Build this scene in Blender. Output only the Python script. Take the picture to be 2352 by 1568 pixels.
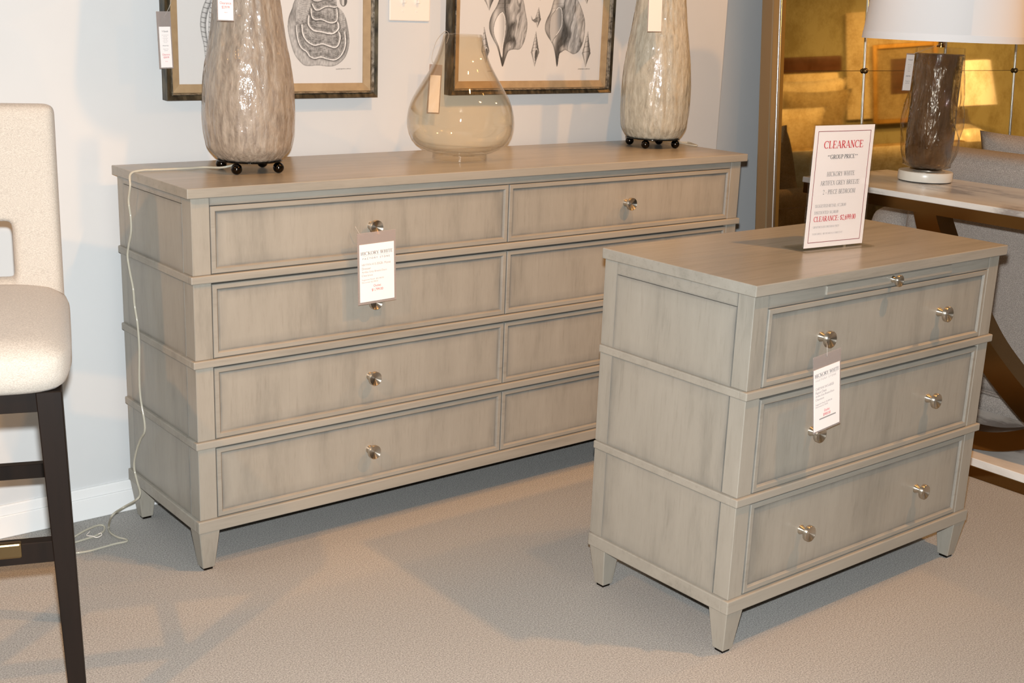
import bpy, bmesh, math, random
import numpy as np
from mathutils import Vector, Matrix, noise

for o in list(bpy.data.objects):
    bpy.data.objects.remove(o)
SC = bpy.context.scene
COL = SC.collection
R = math.radians
PI = math.pi

# ------------------------------------------------------------------ camera
CAM = np.array([-1.1174, -2.524, 1.3211])
YAW, PITCH, ROLL, FPX = 0.6784, -0.2635, 0.0384, 2851.21
_f = np.array([math.sin(YAW) * math.cos(PITCH), math.cos(YAW) * math.cos(PITCH), math.sin(PITCH)])
_r = np.array([math.cos(YAW), -math.sin(YAW), 0.0])
_u = np.cross(_r, _f)
_r, _u = math.cos(ROLL) * _r + math.sin(ROLL) * _u, -math.sin(ROLL) * _r + math.cos(ROLL) * _u
cd = bpy.data.cameras.new('camera')
cam = bpy.data.objects.new('camera', cd)
COL.objects.link(cam)
cd.sensor_width = 36
cd.lens = FPX * 36 / 2352
cd.clip_start = 0.05
m = Matrix.Identity(4)
for i in range(3):
    m[i][0], m[i][1], m[i][2], m[i][3] = _r[i], _u[i], -_f[i], CAM[i]
cam.matrix_world = m
SC.camera = cam


def ray(x, y):
    return _f + _r * (x - 1176) / FPX - _u * (y - 784) / FPX


def onz(x, y, z):
    d = ray(x, y); return Vector(CAM + d * (z - CAM[2]) / d[2])


def ony(x, y, Y):
    d = ray(x, y); return Vector(CAM + d * (Y - CAM[1]) / d[1])


def onx(x, y, X):
    d = ray(x, y); return Vector(CAM + d * (X - CAM[0]) / d[0])


# ------------------------------------------------------------------ world, lights, exposure
w = bpy.data.worlds.new('showroom_ambient')
SC.world = w
w.use_nodes = True
w.node_tree.nodes['Background'].inputs[0].default_value = (1.0, 0.80, 0.60, 1)
w.node_tree.nodes['Background'].inputs[1].default_value = 0.20
vs = SC.view_settings
vs.view_transform = 'Standard'
vs.look = 'None'
vs.gamma = 1.0
vs.use_curve_mapping = False
vs.exposure = 0.0
SC.cycles.transparent_max_bounces = 32
WARM = (1.0, 0.47, 0.13)


def light(name, kind, loc, energy, color, radius=0.03, target=None, angle=60, blend=0.4):
    l = bpy.data.lights.new(name, kind)
    l.energy = energy
    l.color = color
    l.shadow_soft_size = radius
    if kind == 'SPOT':
        l.spot_size = R(angle)
        l.spot_blend = blend
    o = bpy.data.objects.new(name, l)
    COL.objects.link(o)
    o.location = loc
    if target is not None:
        o.rotation_euler = (Vector(target) - Vector(loc)).to_track_quat('-Z', 'Y').to_euler()
    return o


light('camera_flash', 'SPOT', Vector(CAM + _u * 0.085 + _f * 0.02), 420, (0.94, 0.985, 1.0), 0.018,
      Vector(CAM + _f * 3), 100, 0.6)
light('ceiling_spot', 'SPOT', (1.55, -1.8, 2.9), 155, WARM, 0.035, (1.0, -0.9, 0.2), 66, 0.5)
light('ceiling_spot', 'SPOT', (-2.6, -1.6, 2.9), 190, WARM, 0.035, (-0.4, -0.4, 0.3), 42, 0.5)
light('ceiling_spot', 'SPOT', (0.75, -1.1, 2.9), 88, WARM, 0.035, (0.75, 0.45, 1.15), 62, 0.5)
light('ceiling_spot', 'SPOT', (4.0, -1.35, 2.9), 120, WARM, 0.035, (2.2, 0.1, 0.9), 58, 0.5)
light('ceiling_spot', 'SPOT', (2.0, -1.25, 2.9), 85, WARM, 0.035, (1.65, 0.47, 1.15), 40, 0.6)
AMBER = (1.0, 0.63, 0.24)
light('ceiling_spot', 'SPOT', (5.2, -0.6, 2.9), 620, AMBER, 0.05, (6.7, -2.8, 0.9), 75, 0.6)
light('ceiling_spot', 'SPOT', (7.2, -0.4, 2.9), 500, AMBER, 0.05, (8.2, -2.0, 1.0), 75, 0.6)


# ------------------------------------------------------------------ materials
def nt(name):
    mt = bpy.data.materials.new(name)
    mt.use_nodes = True
    t = mt.node_tree
    return mt, t, t.nodes['Principled BSDF']


def L(c):
    return tuple(((v / 255) / 12.92 if v / 255 <= 0.04045 else ((v / 255 + 0.055) / 1.055) ** 2.4) for v in c) + (1,)


def plain(name, rgb, rough=0.5, metal=0.0, **kw):
    mt, t, b = nt(name)
    b.inputs['Base Color'].default_value = L(rgb)
    b.inputs['Roughness'].default_value = rough
    b.inputs['Metallic'].default_value = metal
    for k, v in kw.items():
        b.inputs[k.replace('_', ' ')].default_value = v
    return mt


def node(t, typ, **kw):
    n = t.nodes.new(typ)
    for k, v in kw.items():
        if k in n.inputs:
            n.inputs[k].default_value = v
        else:
            setattr(n, k, v)
    return n


def mapped(t, scale, coord='Object', rand=True):
    tc = node(t, 'ShaderNodeTexCoord')
    mp = node(t, 'ShaderNodeMapping')
    mp.inputs['Scale'].default_value = scale
    t.links.new(tc.outputs[coord], mp.inputs['Vector'])
    if rand:
        oi = node(t, 'ShaderNodeObjectInfo')
        mul = node(t, 'ShaderNodeMath', operation='MULTIPLY')
        mul.inputs[1].default_value = 37.0
        t.links.new(oi.outputs['Random'], mul.inputs[0])
        t.links.new(mul.outputs[0], mp.inputs['Location'])
    return mp


def ramp(t, fac, stops):
    r = node(t, 'ShaderNodeValToRGB')
    el = r.color_ramp.elements
    while len(el) < len(stops):
        el.new(0.5)
    for e, (p, c) in zip(el, stops):
        e.position = p
        e.color = c if len(c) == 4 else L(c)
    t.links.new(fac, r.inputs[0])
    return r


def noisy(name, stops, scale, rough=0.5, detail=6, bump=0.0, bscale=None, metal=0.0, nrough=0.55, rand=True, dist=0.002, **kw):
    """procedural colour from stretched noise with an optional fine relief"""
    mt, t, b = nt(name)
    mp = mapped(t, scale, rand=rand)
    n = node(t, 'ShaderNodeTexNoise', Scale=1.0, Detail=detail, Roughness=nrough)
    t.links.new(mp.outputs[0], n.inputs['Vector'])
    r = ramp(t, n.outputs[0], stops)
    t.links.new(r.outputs[0], b.inputs['Base Color'])
    b.inputs['Roughness'].default_value = rough
    b.inputs['Metallic'].default_value = metal
    for k, v in kw.items():
        b.inputs[k.replace('_', ' ')].default_value = v
    if bump:
        n2 = n
        if bscale:
            mp2 = mapped(t, bscale, rand=rand)
            n2 = node(t, 'ShaderNodeTexNoise', Scale=1.0, Detail=3.0)
            t.links.new(mp2.outputs[0], n2.inputs['Vector'])
        bp = node(t, 'ShaderNodeBump', Strength=bump, Distance=dist)
        t.links.new(n2.outputs[0], bp.inputs['Height'])
        t.links.new(bp.outputs[0], b.inputs['Normal'])
    return mt


def wood(name, scale, fine, rough=0.38, tint=1.0):
    """grey-washed wood: pale streaky wash, soft blotches, darker antiquing glaze brushed along panel edges"""
    mt, t, b = nt(name)
    mp = mapped(t, scale)
    n1 = node(t, 'ShaderNodeTexNoise', Scale=1.0, Detail=8.0, Roughness=0.7)
    t.links.new(mp.outputs[0], n1.inputs['Vector'])
    c1 = ramp(t, n1.outputs[0], [(0.28, (131, 127, 118)), (0.46, (147, 142, 132)), (0.7, (155, 150, 140))])
    mp2 = mapped(t, fine)
    n2 = node(t, 'ShaderNodeTexNoise', Scale=1.0, Detail=5.0, Roughness=0.7)
    t.links.new(mp2.outputs[0], n2.inputs['Vector'])
    c2 = ramp(t, n2.outputs[0], [(0.30, (0.78, 0.77, 0.75, 1)), (0.46, (1, 1, 1, 1))])
    mx = node(t, 'ShaderNodeMix', data_type='RGBA', blend_type='MULTIPLY')
    mx.inputs[0].default_value = 0.55
    t.links.new(c1.outputs[0], mx.inputs[6])
    t.links.new(c2.outputs[0], mx.inputs[7])
    at = node(t, 'ShaderNodeAttribute', attribute_name='glaze')
    mp3 = mapped(t, (14, 14, 14))
    n3 = node(t, 'ShaderNodeTexNoise', Scale=1.0, Detail=3.0)
    t.links.new(mp3.outputs[0], n3.inputs['Vector'])
    mm = node(t, 'ShaderNodeMath', operation='MULTIPLY')
    t.links.new(at.outputs['Fac'], mm.inputs[0])
    t.links.new(n3.outputs[0], mm.inputs[1])
    m3 = node(t, 'ShaderNodeMath', operation='MULTIPLY', use_clamp=True)
    m3.inputs[1].default_value = 1.25
    t.links.new(mm.outputs[0], m3.inputs[0])
    mg = node(t, 'ShaderNodeMix', data_type='RGBA', blend_type='MIX')
    t.links.new(m3.outputs[0], mg.inputs[0])
    t.links.new(mx.outputs[2], mg.inputs[6])
    mg.inputs[7].default_value = L((84, 87, 88))
    t.links.new(mg.outputs[2], b.inputs['Base Color'])
    b.inputs['Roughness'].default_value = rough
    bp = node(t, 'ShaderNodeBump', Strength=0.08, Distance=0.001)
    t.links.new(n2.outputs[0], bp.inputs['Height'])
    t.links.new(bp.outputs[0], b.inputs['Normal'])
    return mt


M = {}
M['wood_v'] = wood('grey_washed_wood_vertical', (11, 11, 2.0), (150, 150, 12))
M['wood_h'] = wood('grey_washed_wood_along', (1.3, 14, 14), (4, 80, 80), 0.27)
M['wood_rail'] = wood('grey_washed_wood_rails', (1.3, 14, 14), (4, 80, 80), 0.48)
M['wood_dark'] = plain('cabinet_interior', (38, 36, 33), 0.8)
M['wall'] = noisy('white_wall_paint', [(0.3, (199, 201, 202)), (0.7, (203, 205, 206))], (3, 3, 3), 0.75, bump=0.05,
                  bscale=(260, 260, 260), rand=False, dist=0.0006)
M['trim'] = plain('white_trim_paint', (228, 229, 229), 0.4)
M['far_wall'] = noisy('far_wall_paint', [(0.3, (152, 146, 116)), (0.7, (162, 156, 126))], (2, 2, 2), 0.8, rand=False)
M['carpet'] = noisy('beige_carpet', [(0.3, (114, 112, 109)), (0.5, (165, 163, 159)), (0.7, (203, 201, 197))],
                    (300, 300, 300), 0.95, detail=3, bump=0.6, bscale=(650, 650, 650), rand=False, dist=0.004, nrough=0.8)
def brushed(name, rgb, rough, aniso, axis, rotn=0.0):
    mt, t, b = nt(name)
    b.inputs['Base Color'].default_value = L(rgb)
    b.inputs['Metallic'].default_value = 1.0
    b.inputs['Roughness'].default_value = rough
    b.inputs['Anisotropic'].default_value = aniso
    b.inputs['Anisotropic Rotation'].default_value = rotn
    tg = node(t, 'ShaderNodeTangent', direction_type='RADIAL', axis=axis)
    t.links.new(tg.outputs[0], b.inputs['Tangent'])
    return mt


M['nickel'] = brushed('brushed_nickel', (205, 197, 184), 0.33, 0.85, 'Y', 0.25)
M['bead'] = brushed('polished_silver_bead', (244, 242, 238), 0.34, 0.9, 'Z', 0.25)
M['black_chrome'] = plain('black_chrome', (52, 47, 43), 0.12, 1.0)
M['chrome'] = plain('polished_chrome', (240, 238, 234), 0.27, 1.0)
M['champagne'] = plain('champagne_metal', (193, 173, 142), 0.32, 0.75)
M['gold_inner'] = plain('antique_gold_leaf', (176, 138, 74), 0.38, 0.7)
M['bronze'] = plain('polished_bronze', (128, 98, 58), 0.15, 1.0)
M['brass'] = plain('brushed_brass', (132, 112, 80), 0.38, 1.0)
M['frame_bronze'] = noisy('dark_bronze_frame', [(0.35, (46, 41, 33)), (0.55, (84, 76, 60)), (0.75, (118, 106, 84))],
                          (60, 60, 20), 0.32, metal=0.6, detail=6)
M['frame_silver'] = noisy('rubbed_silver_lip', [(0.35, (110, 105, 95)), (0.6, (205, 200, 190))], (80, 80, 80), 0.2, metal=0.9)
M['gold_mat'] = noisy('gold_mat_fillet', [(0.3, (166, 140, 106)), (0.7, (182, 156, 120))], (40, 40, 40), 0.5, metal=0.1)
M['paper_white'] = plain('white_card', (238, 232, 230), 0.55)
M['black_ink'] = plain('grey_print_ink', (78, 78, 82), 0.6)
M['pale_ink'] = plain('pale_grey_print_ink', (150, 146, 146), 0.6)
M['red_ink'] = plain('red_print_ink', (205, 62, 70), 0.6)
M['dark_red_ink'] = plain('dark_red_rule_ink', (134, 38, 52), 0.6)
M['plate_white'] = plain('white_plastic_plate', (235, 226, 216), 0.3)
M['ivory_shade'] = plain('white_linen_shade', (248, 245, 245), 0.85)
M['espresso'] = noisy('espresso_wood', [(0.3, (17, 11, 8)), (0.7, (29, 19, 13))], (30, 30, 3), 0.45, Specular_IOR_Level=0.25)
M['marble'] = noisy('white_marble', [(0.40, (150, 143, 138)), (0.47, (214, 209, 202)), (0.6, (229, 225, 219))], (5, 2.2, 7), 0.16,
                    detail=9, nrough=0.62)
M['marble_disc'] = noisy('cream_marble', [(0.3, (222, 214, 200)), (0.7, (236, 229, 217))], (12, 12, 12), 0.3)


def fabric(name, a, bcol, s, bump=0.6):
    mt, t, b = nt(name)
    mp = mapped(t, (s * 0.35, s * 0.35, s))
    n = node(t, 'ShaderNodeTexNoise', Scale=1.0, Detail=2.0)
    t.links.new(mp.outputs[0], n.inputs['Vector'])
    r = ramp(t, n.outputs[0], [(0.35, a), (0.65, bcol)])
    t.links.new(r.outputs[0], b.inputs['Base Color'])
    b.inputs['Roughness'].default_value = 0.9
    b.inputs['Sheen Weight'].default_value = 0.15
    bp = node(t, 'ShaderNodeBump', Strength=bump, Distance=0.0015)
    t.links.new(n.outputs[0], bp.inputs['Height'])
    t.links.new(bp.outputs[0], b.inputs['Normal'])
    return mt


def tweed(name):
    mt, t, b = nt(name)
    mp = mapped(t, (560, 560, 560))
    n = node(t, 'ShaderNodeTexVoronoi', Scale=1.0)
    t.links.new(mp.outputs[0], n.inputs['Vector'])
    r = ramp(t, n.outputs['Distance'], [(0.15, (128, 119, 112)), (0.45, (172, 162, 154)), (0.8, (206, 197, 188))])
    t.links.new(r.outputs[0], b.inputs['Base Color'])
    b.inputs['Roughness'].default_value = 0.95
    bp = node(t, 'ShaderNodeBump', Strength=0.7, Distance=0.002)
    t.links.new(n.outputs['Distance'], bp.inputs['Height'])
    t.links.new(bp.outputs[0], b.inputs['Normal'])
    return mt


M['cream_fabric'] = fabric('cream_linen', (168, 160, 150), (194, 186, 175), 1100, 0.35)
M['tweed'] = tweed('grey_tweed')
M['bed_linen'] = fabric('bed_linen', (196, 180, 150), (220, 206, 176), 160)
M['pillow_linen'] = fabric('pillow_linen', (150, 134, 104), (174, 158, 126), 160)
M['fur_throw'] = noisy('faux_fur', [(0.3, (96, 76, 44)), (0.7, (176, 150, 104))], (22, 60, 60), 0.9)
M['walnut'] = noisy('walnut', [(0.3, (66, 38, 22)), (0.7, (96, 58, 36))], (4, 30, 30), 0.4)


def glass(name, rgb, rough=0.0, ior=1.45):
    mt, t, b = nt(name)
    b.inputs['Base Color'].default_value = L(rgb)
    b.inputs['Transmission Weight'].default_value = 1.0
    b.inputs['Roughness'].default_value = rough
    b.inputs['IOR'].default_value = ior
    return mt


def sheet(name, rgb, alpha=0.3, rough=0.08):
    """thin clear plastic film or pane: mostly transparent with a gloss"""
    mt, t, b = nt(name)
    tr = node(t, 'ShaderNodeBsdfTransparent')
    tr.inputs[0].default_value = L(rgb)
    mixs = node(t, 'ShaderNodeMixShader')
    b.inputs['Base Color'].default_value = L(rgb)
    b.inputs['Roughness'].default_value = rough
    mixs.inputs[0].default_value = alpha
    t.links.new(tr.outputs[0], mixs.inputs[1])
    t.links.new(b.outputs[0], mixs.inputs[2])
    t.links.new(mixs.outputs[0], t.nodes['Material Output'].inputs[0])
    return mt


def thin_glass(name, rgb, base=0.04, edge=0.7, power=4.0, bump=0.0):
    mt, t, b = nt(name)
    tr = node(t, 'ShaderNodeBsdfTransparent')
    tr.inputs[0].default_value = L(rgb)
    gl = node(t, 'ShaderNodeBsdfGlossy')
    gl.inputs['Roughness'].default_value = 0.02
    if bump:
        mp = mapped(t, (40, 40, 26))
        nz = node(t, 'ShaderNodeTexNoise', Scale=1.0, Detail=2.0)
        t.links.new(mp.outputs[0], nz.inputs['Vector'])
        bp = node(t, 'ShaderNodeBump', Strength=bump, Distance=0.012)
        t.links.new(nz.outputs[0], bp.inputs['Height'])
        t.links.new(bp.outputs[0], gl.inputs['Normal'])
    lw = node(t, 'ShaderNodeLayerWeight', Blend=0.5)
    pw_ = node(t, 'ShaderNodeMath', operation='POWER')
    pw_.inputs[1].default_value = power
    t.links.new(lw.outputs['Facing'], pw_.inputs[0])
    ma = node(t, 'ShaderNodeMath', operation='MULTIPLY_ADD', use_clamp=True)
    ma.inputs[1].default_value = edge
    ma.inputs[2].default_value = base
    t.links.new(pw_.outputs[0], ma.inputs[0])
    mixs = node(t, 'ShaderNodeMixShader')
    t.links.new(ma.outputs[0], mixs.inputs[0])
    t.links.new(tr.outputs[0], mixs.inputs[1])
    t.links.new(gl.outputs[0], mixs.inputs[2])
    t.links.new(mixs.outputs[0], t.nodes['Material Output'].inputs[0])
    return mt


M['vase_glass'] = thin_glass('smoky_clear_glass', (253, 251, 247), 0.03, 0.85, 4.0)
M['clear_glass'] = thin_glass('clear_glass', (252, 249, 244), 0.04, 0.7, 2.0, 0.5)
M['acrylic'] = thin_glass('clear_acrylic', (250, 250, 248), 0.04, 0.22, 3.0)
M['pane'] = thin_glass('picture_glass', (252, 252, 252))
M['sleeve'] = sheet('clear_plastic_sleeve', (232, 226, 223), 0.20, 0.15)
M['cord'] = sheet('clear_cord_jacket', (222, 218, 204), 0.5, 0.1)
M['thread'] = sheet('clear_thread', (220, 214, 205), 0.6, 0.2)


def mirror_mat():
    mt, t, b = nt('antiqued_mirror')
    mp = mapped(t, (5, 5, 5))
    n = node(t, 'ShaderNodeTexNoise', Scale=1.0, Detail=9.0, Roughness=0.75)
    t.links.new(mp.outputs[0], n.inputs['Vector'])
    r = ramp(t, n.outputs[0], [(0.36, (168, 150, 112)), (0.55, (196, 182, 148))])
    t.links.new(r.outputs[0], b.inputs['Base Color'])
    b.inputs['Metallic'].default_value = 1.0
    b.inputs['Roughness'].default_value = 0.03
    return mt


M['mirror'] = mirror_mat()


def lamp_ceramic(name, stops, rough=0.12):
    mt, t, b = nt(name)
    mp = mapped(t, (95, 95, 20))
    n = node(t, 'ShaderNodeTexNoise', Scale=1.0, Detail=8.0, Roughness=0.65, Distortion=0.6)
    t.links.new(mp.outputs[0], n.inputs['Vector'])
    r = ramp(t, n.outputs[0], stops)
    t.links.new(r.outputs[0], b.inputs['Base Color'])
    b.inputs['Roughness'].default_value = 0.55
    b.inputs['Coat Weight'].default_value = 1.0
    b.inputs['Coat Roughness'].default_value = 0.06
    mp2 = mapped(t, (60, 60, 36))
    n2 = node(t, 'ShaderNodeTexNoise', Scale=1.0, Detail=4.0)
    t.links.new(mp2.outputs[0], n2.inputs['Vector'])
    bp = node(t, 'ShaderNodeBump', Strength=0.75, Distance=0.0055)
    t.links.new(n2.outputs[0], bp.inputs['Height'])
    t.links.new(bp.outputs[0], b.inputs['Normal'])
    t.links.new(bp.outputs[0], b.inputs['Coat Normal'])
    return mt


M['lamp_taupe'] = lamp_ceramic('taupe_bark_glaze', [(0.28, (112, 98, 86)), (0.5, (144, 130, 115)), (0.72, (166, 152, 136))])
M['lamp_sand'] = lamp_ceramic('sand_bark_glaze', [(0.28, (140, 132, 116)), (0.5, (172, 165, 148)), (0.72, (190, 184, 168))])
M['brown_core'] = noisy('brown_glass_core', [(0.3, (66, 44, 26)), (0.6, (100, 72, 45)), (0.85, (126, 96, 64))], (30, 30, 14), 0.2,
                        bump=0.8, bscale=(55, 55, 14), dist=0.010, Coat_Weight=0.8)


def print_mat():
    mt, t, b = nt('engraving_print')
    at = node(t, 'ShaderNodeAttribute', attribute_name='ink')
    t.links.new(at.outputs['Color'], b.inputs['Base Color'])
    b.inputs['Roughness'].default_value = 0.7
    return mt


M['print'] = print_mat()


# ------------------------------------------------------------------ mesh helpers
def link(name, me, mat, parent=None, smooth=False):
    o = bpy.data.objects.new(name, me)
    COL.objects.link(o)
    if mat is not None:
        me.materials.clear()
        me.materials.append(M[mat] if isinstance(mat, str) else mat)
    if parent is not None:
        o.parent = parent
    if smooth:
        for p in me.polygons:
            p.use_smooth = True
    return o


class MB:
    """collects shapes into one mesh"""

    def __init__(s):
        s.bm = bmesh.new()
        s.gl = s.bm.verts.layers.float.new('glaze')

    def box(s, x0, x1, y0, y1, z0, z1, bev=0.0, seg=1, glaze=0.0):
        vs_ = [s.bm.verts.new((x, y, z)) for x in (x0, x1) for y in (y0, y1) for z in (z0, z1)]
        for v in vs_:
            v[s.gl] = glaze
        F = [(0, 1, 3, 2), (4, 6, 7, 5), (0, 4, 5, 1), (2, 3, 7, 6), (0, 2, 6, 4), (1, 5, 7, 3)]
        fs = [s.bm.faces.new([vs_[i] for i in f]) for f in F]
        if bev:
            es = list({e for f in fs for e in f.edges})
            bmesh.ops.bevel(s.bm, geom=es, offset=bev, segments=seg, affect='EDGES', profile=0.5)
        return s

    def hexa(s, b, t):
        """box between two rectangles given as 4 points each"""
        vs_ = [s.bm.verts.new(p) for p in list(b) + list(t)]
        for f in [(3, 2, 1, 0), (4, 5, 6, 7)] + [(i, (i + 1) % 4, 4 + (i + 1) % 4, 4 + i) for i in range(4)]:
            s.bm.faces.new([vs_[i] for i in f])
        return s

    def lathe(s, prof, n=48, c=(0, 0, 0), axis='z', fn=None, cap=True):
        rings = []
        for k, (z, r) in enumerate(prof):
            ring = []
            for i in range(n):
                a = 2 * PI * i / n
                rr = r if fn is None else fn(a, z, r)
                p = (rr * math.cos(a), rr * math.sin(a), z)
                if axis == '-y':
                    p = (p[0], -p[2], p[1])
                elif axis == 'x':
                    p = (p[2], p[0], p[1])
                ring.append(s.bm.verts.new((p[0] + c[0], p[1] + c[1], p[2] + c[2])))
            rings.append(ring)
        for a, b in zip(rings, rings[1:]):
            for i in range(n):
                s.bm.faces.new((a[i], a[(i + 1) % n], b[(i + 1) % n], b[i]))
        if cap:
            s.bm.faces.new(rings[0][::-1])
            s.bm.faces.new(rings[-1])
        return s

    def ball(s, c, r, n=16):
        bmesh.ops.create_uvsphere(s.bm, u_segments=n * 2, v_segments=n, radius=r, matrix=Matrix.Translation(c))
        return s

    def tube(s, pts, r, n=8, sub=6):
        P = [Vector(p) for p in pts]
        if sub > 1:
            Q = []
            for i in range(len(P) - 1):
                p0, p1, p2, p3 = P[max(i - 1, 0)], P[i], P[i + 1], P[min(i + 2, len(P) - 1)]
                for k in range(sub):
                    u = k / sub
                    Q.append(0.5 * ((2 * p1) + (-p0 + p2) * u + (2 * p0 - 5 * p1 + 4 * p2 - p3) * u * u + (-p0 + 3 * p1 - 3 * p2 + p3) * u ** 3))
            Q.append(P[-1])
            P = Q
        rings = []
        nrm = Vector((0.3, 0.2, 1))
        for i, p in enumerate(P):
            d = (P[min(i + 1, len(P) - 1)] - P[max(i - 1, 0)]).normalized()
            nrm = (nrm - d * nrm.dot(d))
            if nrm.length < 1e-4:
                nrm = d.orthogonal()
            nrm.normalize()
            bn = d.cross(nrm)
            rings.append([s.bm.verts.new(p + (nrm * math.cos(2 * PI * k / n) + bn * math.sin(2 * PI * k / n)) * r) for k in range(n)])
        for a, b in zip(rings, rings[1:]):
            for i in range(n):
                s.bm.faces.new((a[i], a[(i + 1) % n], b[(i + 1) % n], b[i]))
        s.bm.faces.new(rings[0][::-1])
        s.bm.faces.new(rings[-1])
        return s

    def build(s, name, mat, parent=None, smooth=False, sub=0, angle=None):
        bmesh.ops.recalc_face_normals(s.bm, faces=s.bm.faces)
        me = bpy.data.meshes.new(name)
        s.bm.to_mesh(me)
        s.bm.free()
        o = link(name, me, mat, parent, smooth)
        if angle is not None:
            me.set_sharp_from_angle(angle=R(angle))
        if sub:
            md = o.modifiers.new('subdivision', 'SUBSURF')
            md.levels = md.render_levels = sub
        return o


def tag(o, label, cat, group=None):
    o['label'] = label
    o['category'] = cat
    if group:
        o['group'] = group
    return o


def thing(name, label, cat, loc=(0, 0, 0), rz=0.0, group=None, rot=None):
    o = bpy.data.objects.new(name, None)
    o.empty_display_size = 0.1
    COL.objects.link(o)
    o.location = loc
    o.rotation_euler = rot if rot else (0, 0, rz)
    return tag(o, label, cat, group)


def struct(o):
    o['kind'] = 'structure'
    return o


def cushion(name, mat, parent, w, d, h, loc, rot=(0, 0, 0), corner=0.85, n=14, power=2.6):
    """pillow: two bulged sheets sewn at a pinched edge, w x d, thickness h, standing in local xy plane"""
    bm = bmesh.new()
    bm.verts.layers.float.new('glaze')
    gr = {}
    for sgn in (1, -1):
        for i in range(n + 1):
            for j in range(n + 1):
                u, v = 2 * i / n - 1, 2 * j / n - 1
                if sgn == -1 and (i in (0, n) or j in (0, n)):
                    gr[(sgn, i, j)] = gr[(1, i, j)]
                    continue
                t = max(0, (1 - abs(u) ** power)) * max(0, (1 - abs(v) ** power))
                inx = 1 - 0.07 * (1 - v * v) * abs(u) ** 3
                iny = 1 - 0.07 * (1 - u * u) * abs(v) ** 3
                gr[(sgn, i, j)] = bm.verts.new((u * w / 2 * inx, v * d / 2 * iny, sgn * h / 2 * t ** 0.5))
        for i in range(n):
            for j in range(n):
                f = [gr[(sgn, i, j)], gr[(sgn, i + 1, j)], gr[(sgn, i + 1, j + 1)], gr[(sgn, i, j + 1)]]
                bm.faces.new(f if sgn == 1 else f[::-1])
    me = bpy.data.meshes.new(name)
    bm.to_mesh(me)
    bm.free()
    o = link(name, me, mat, parent, True)
    o.location = loc
    o.rotation_euler = rot
    return o


# ---- flat lettering -------------------------------------------------------
TH, TN = 0.13, 0.05


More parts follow.
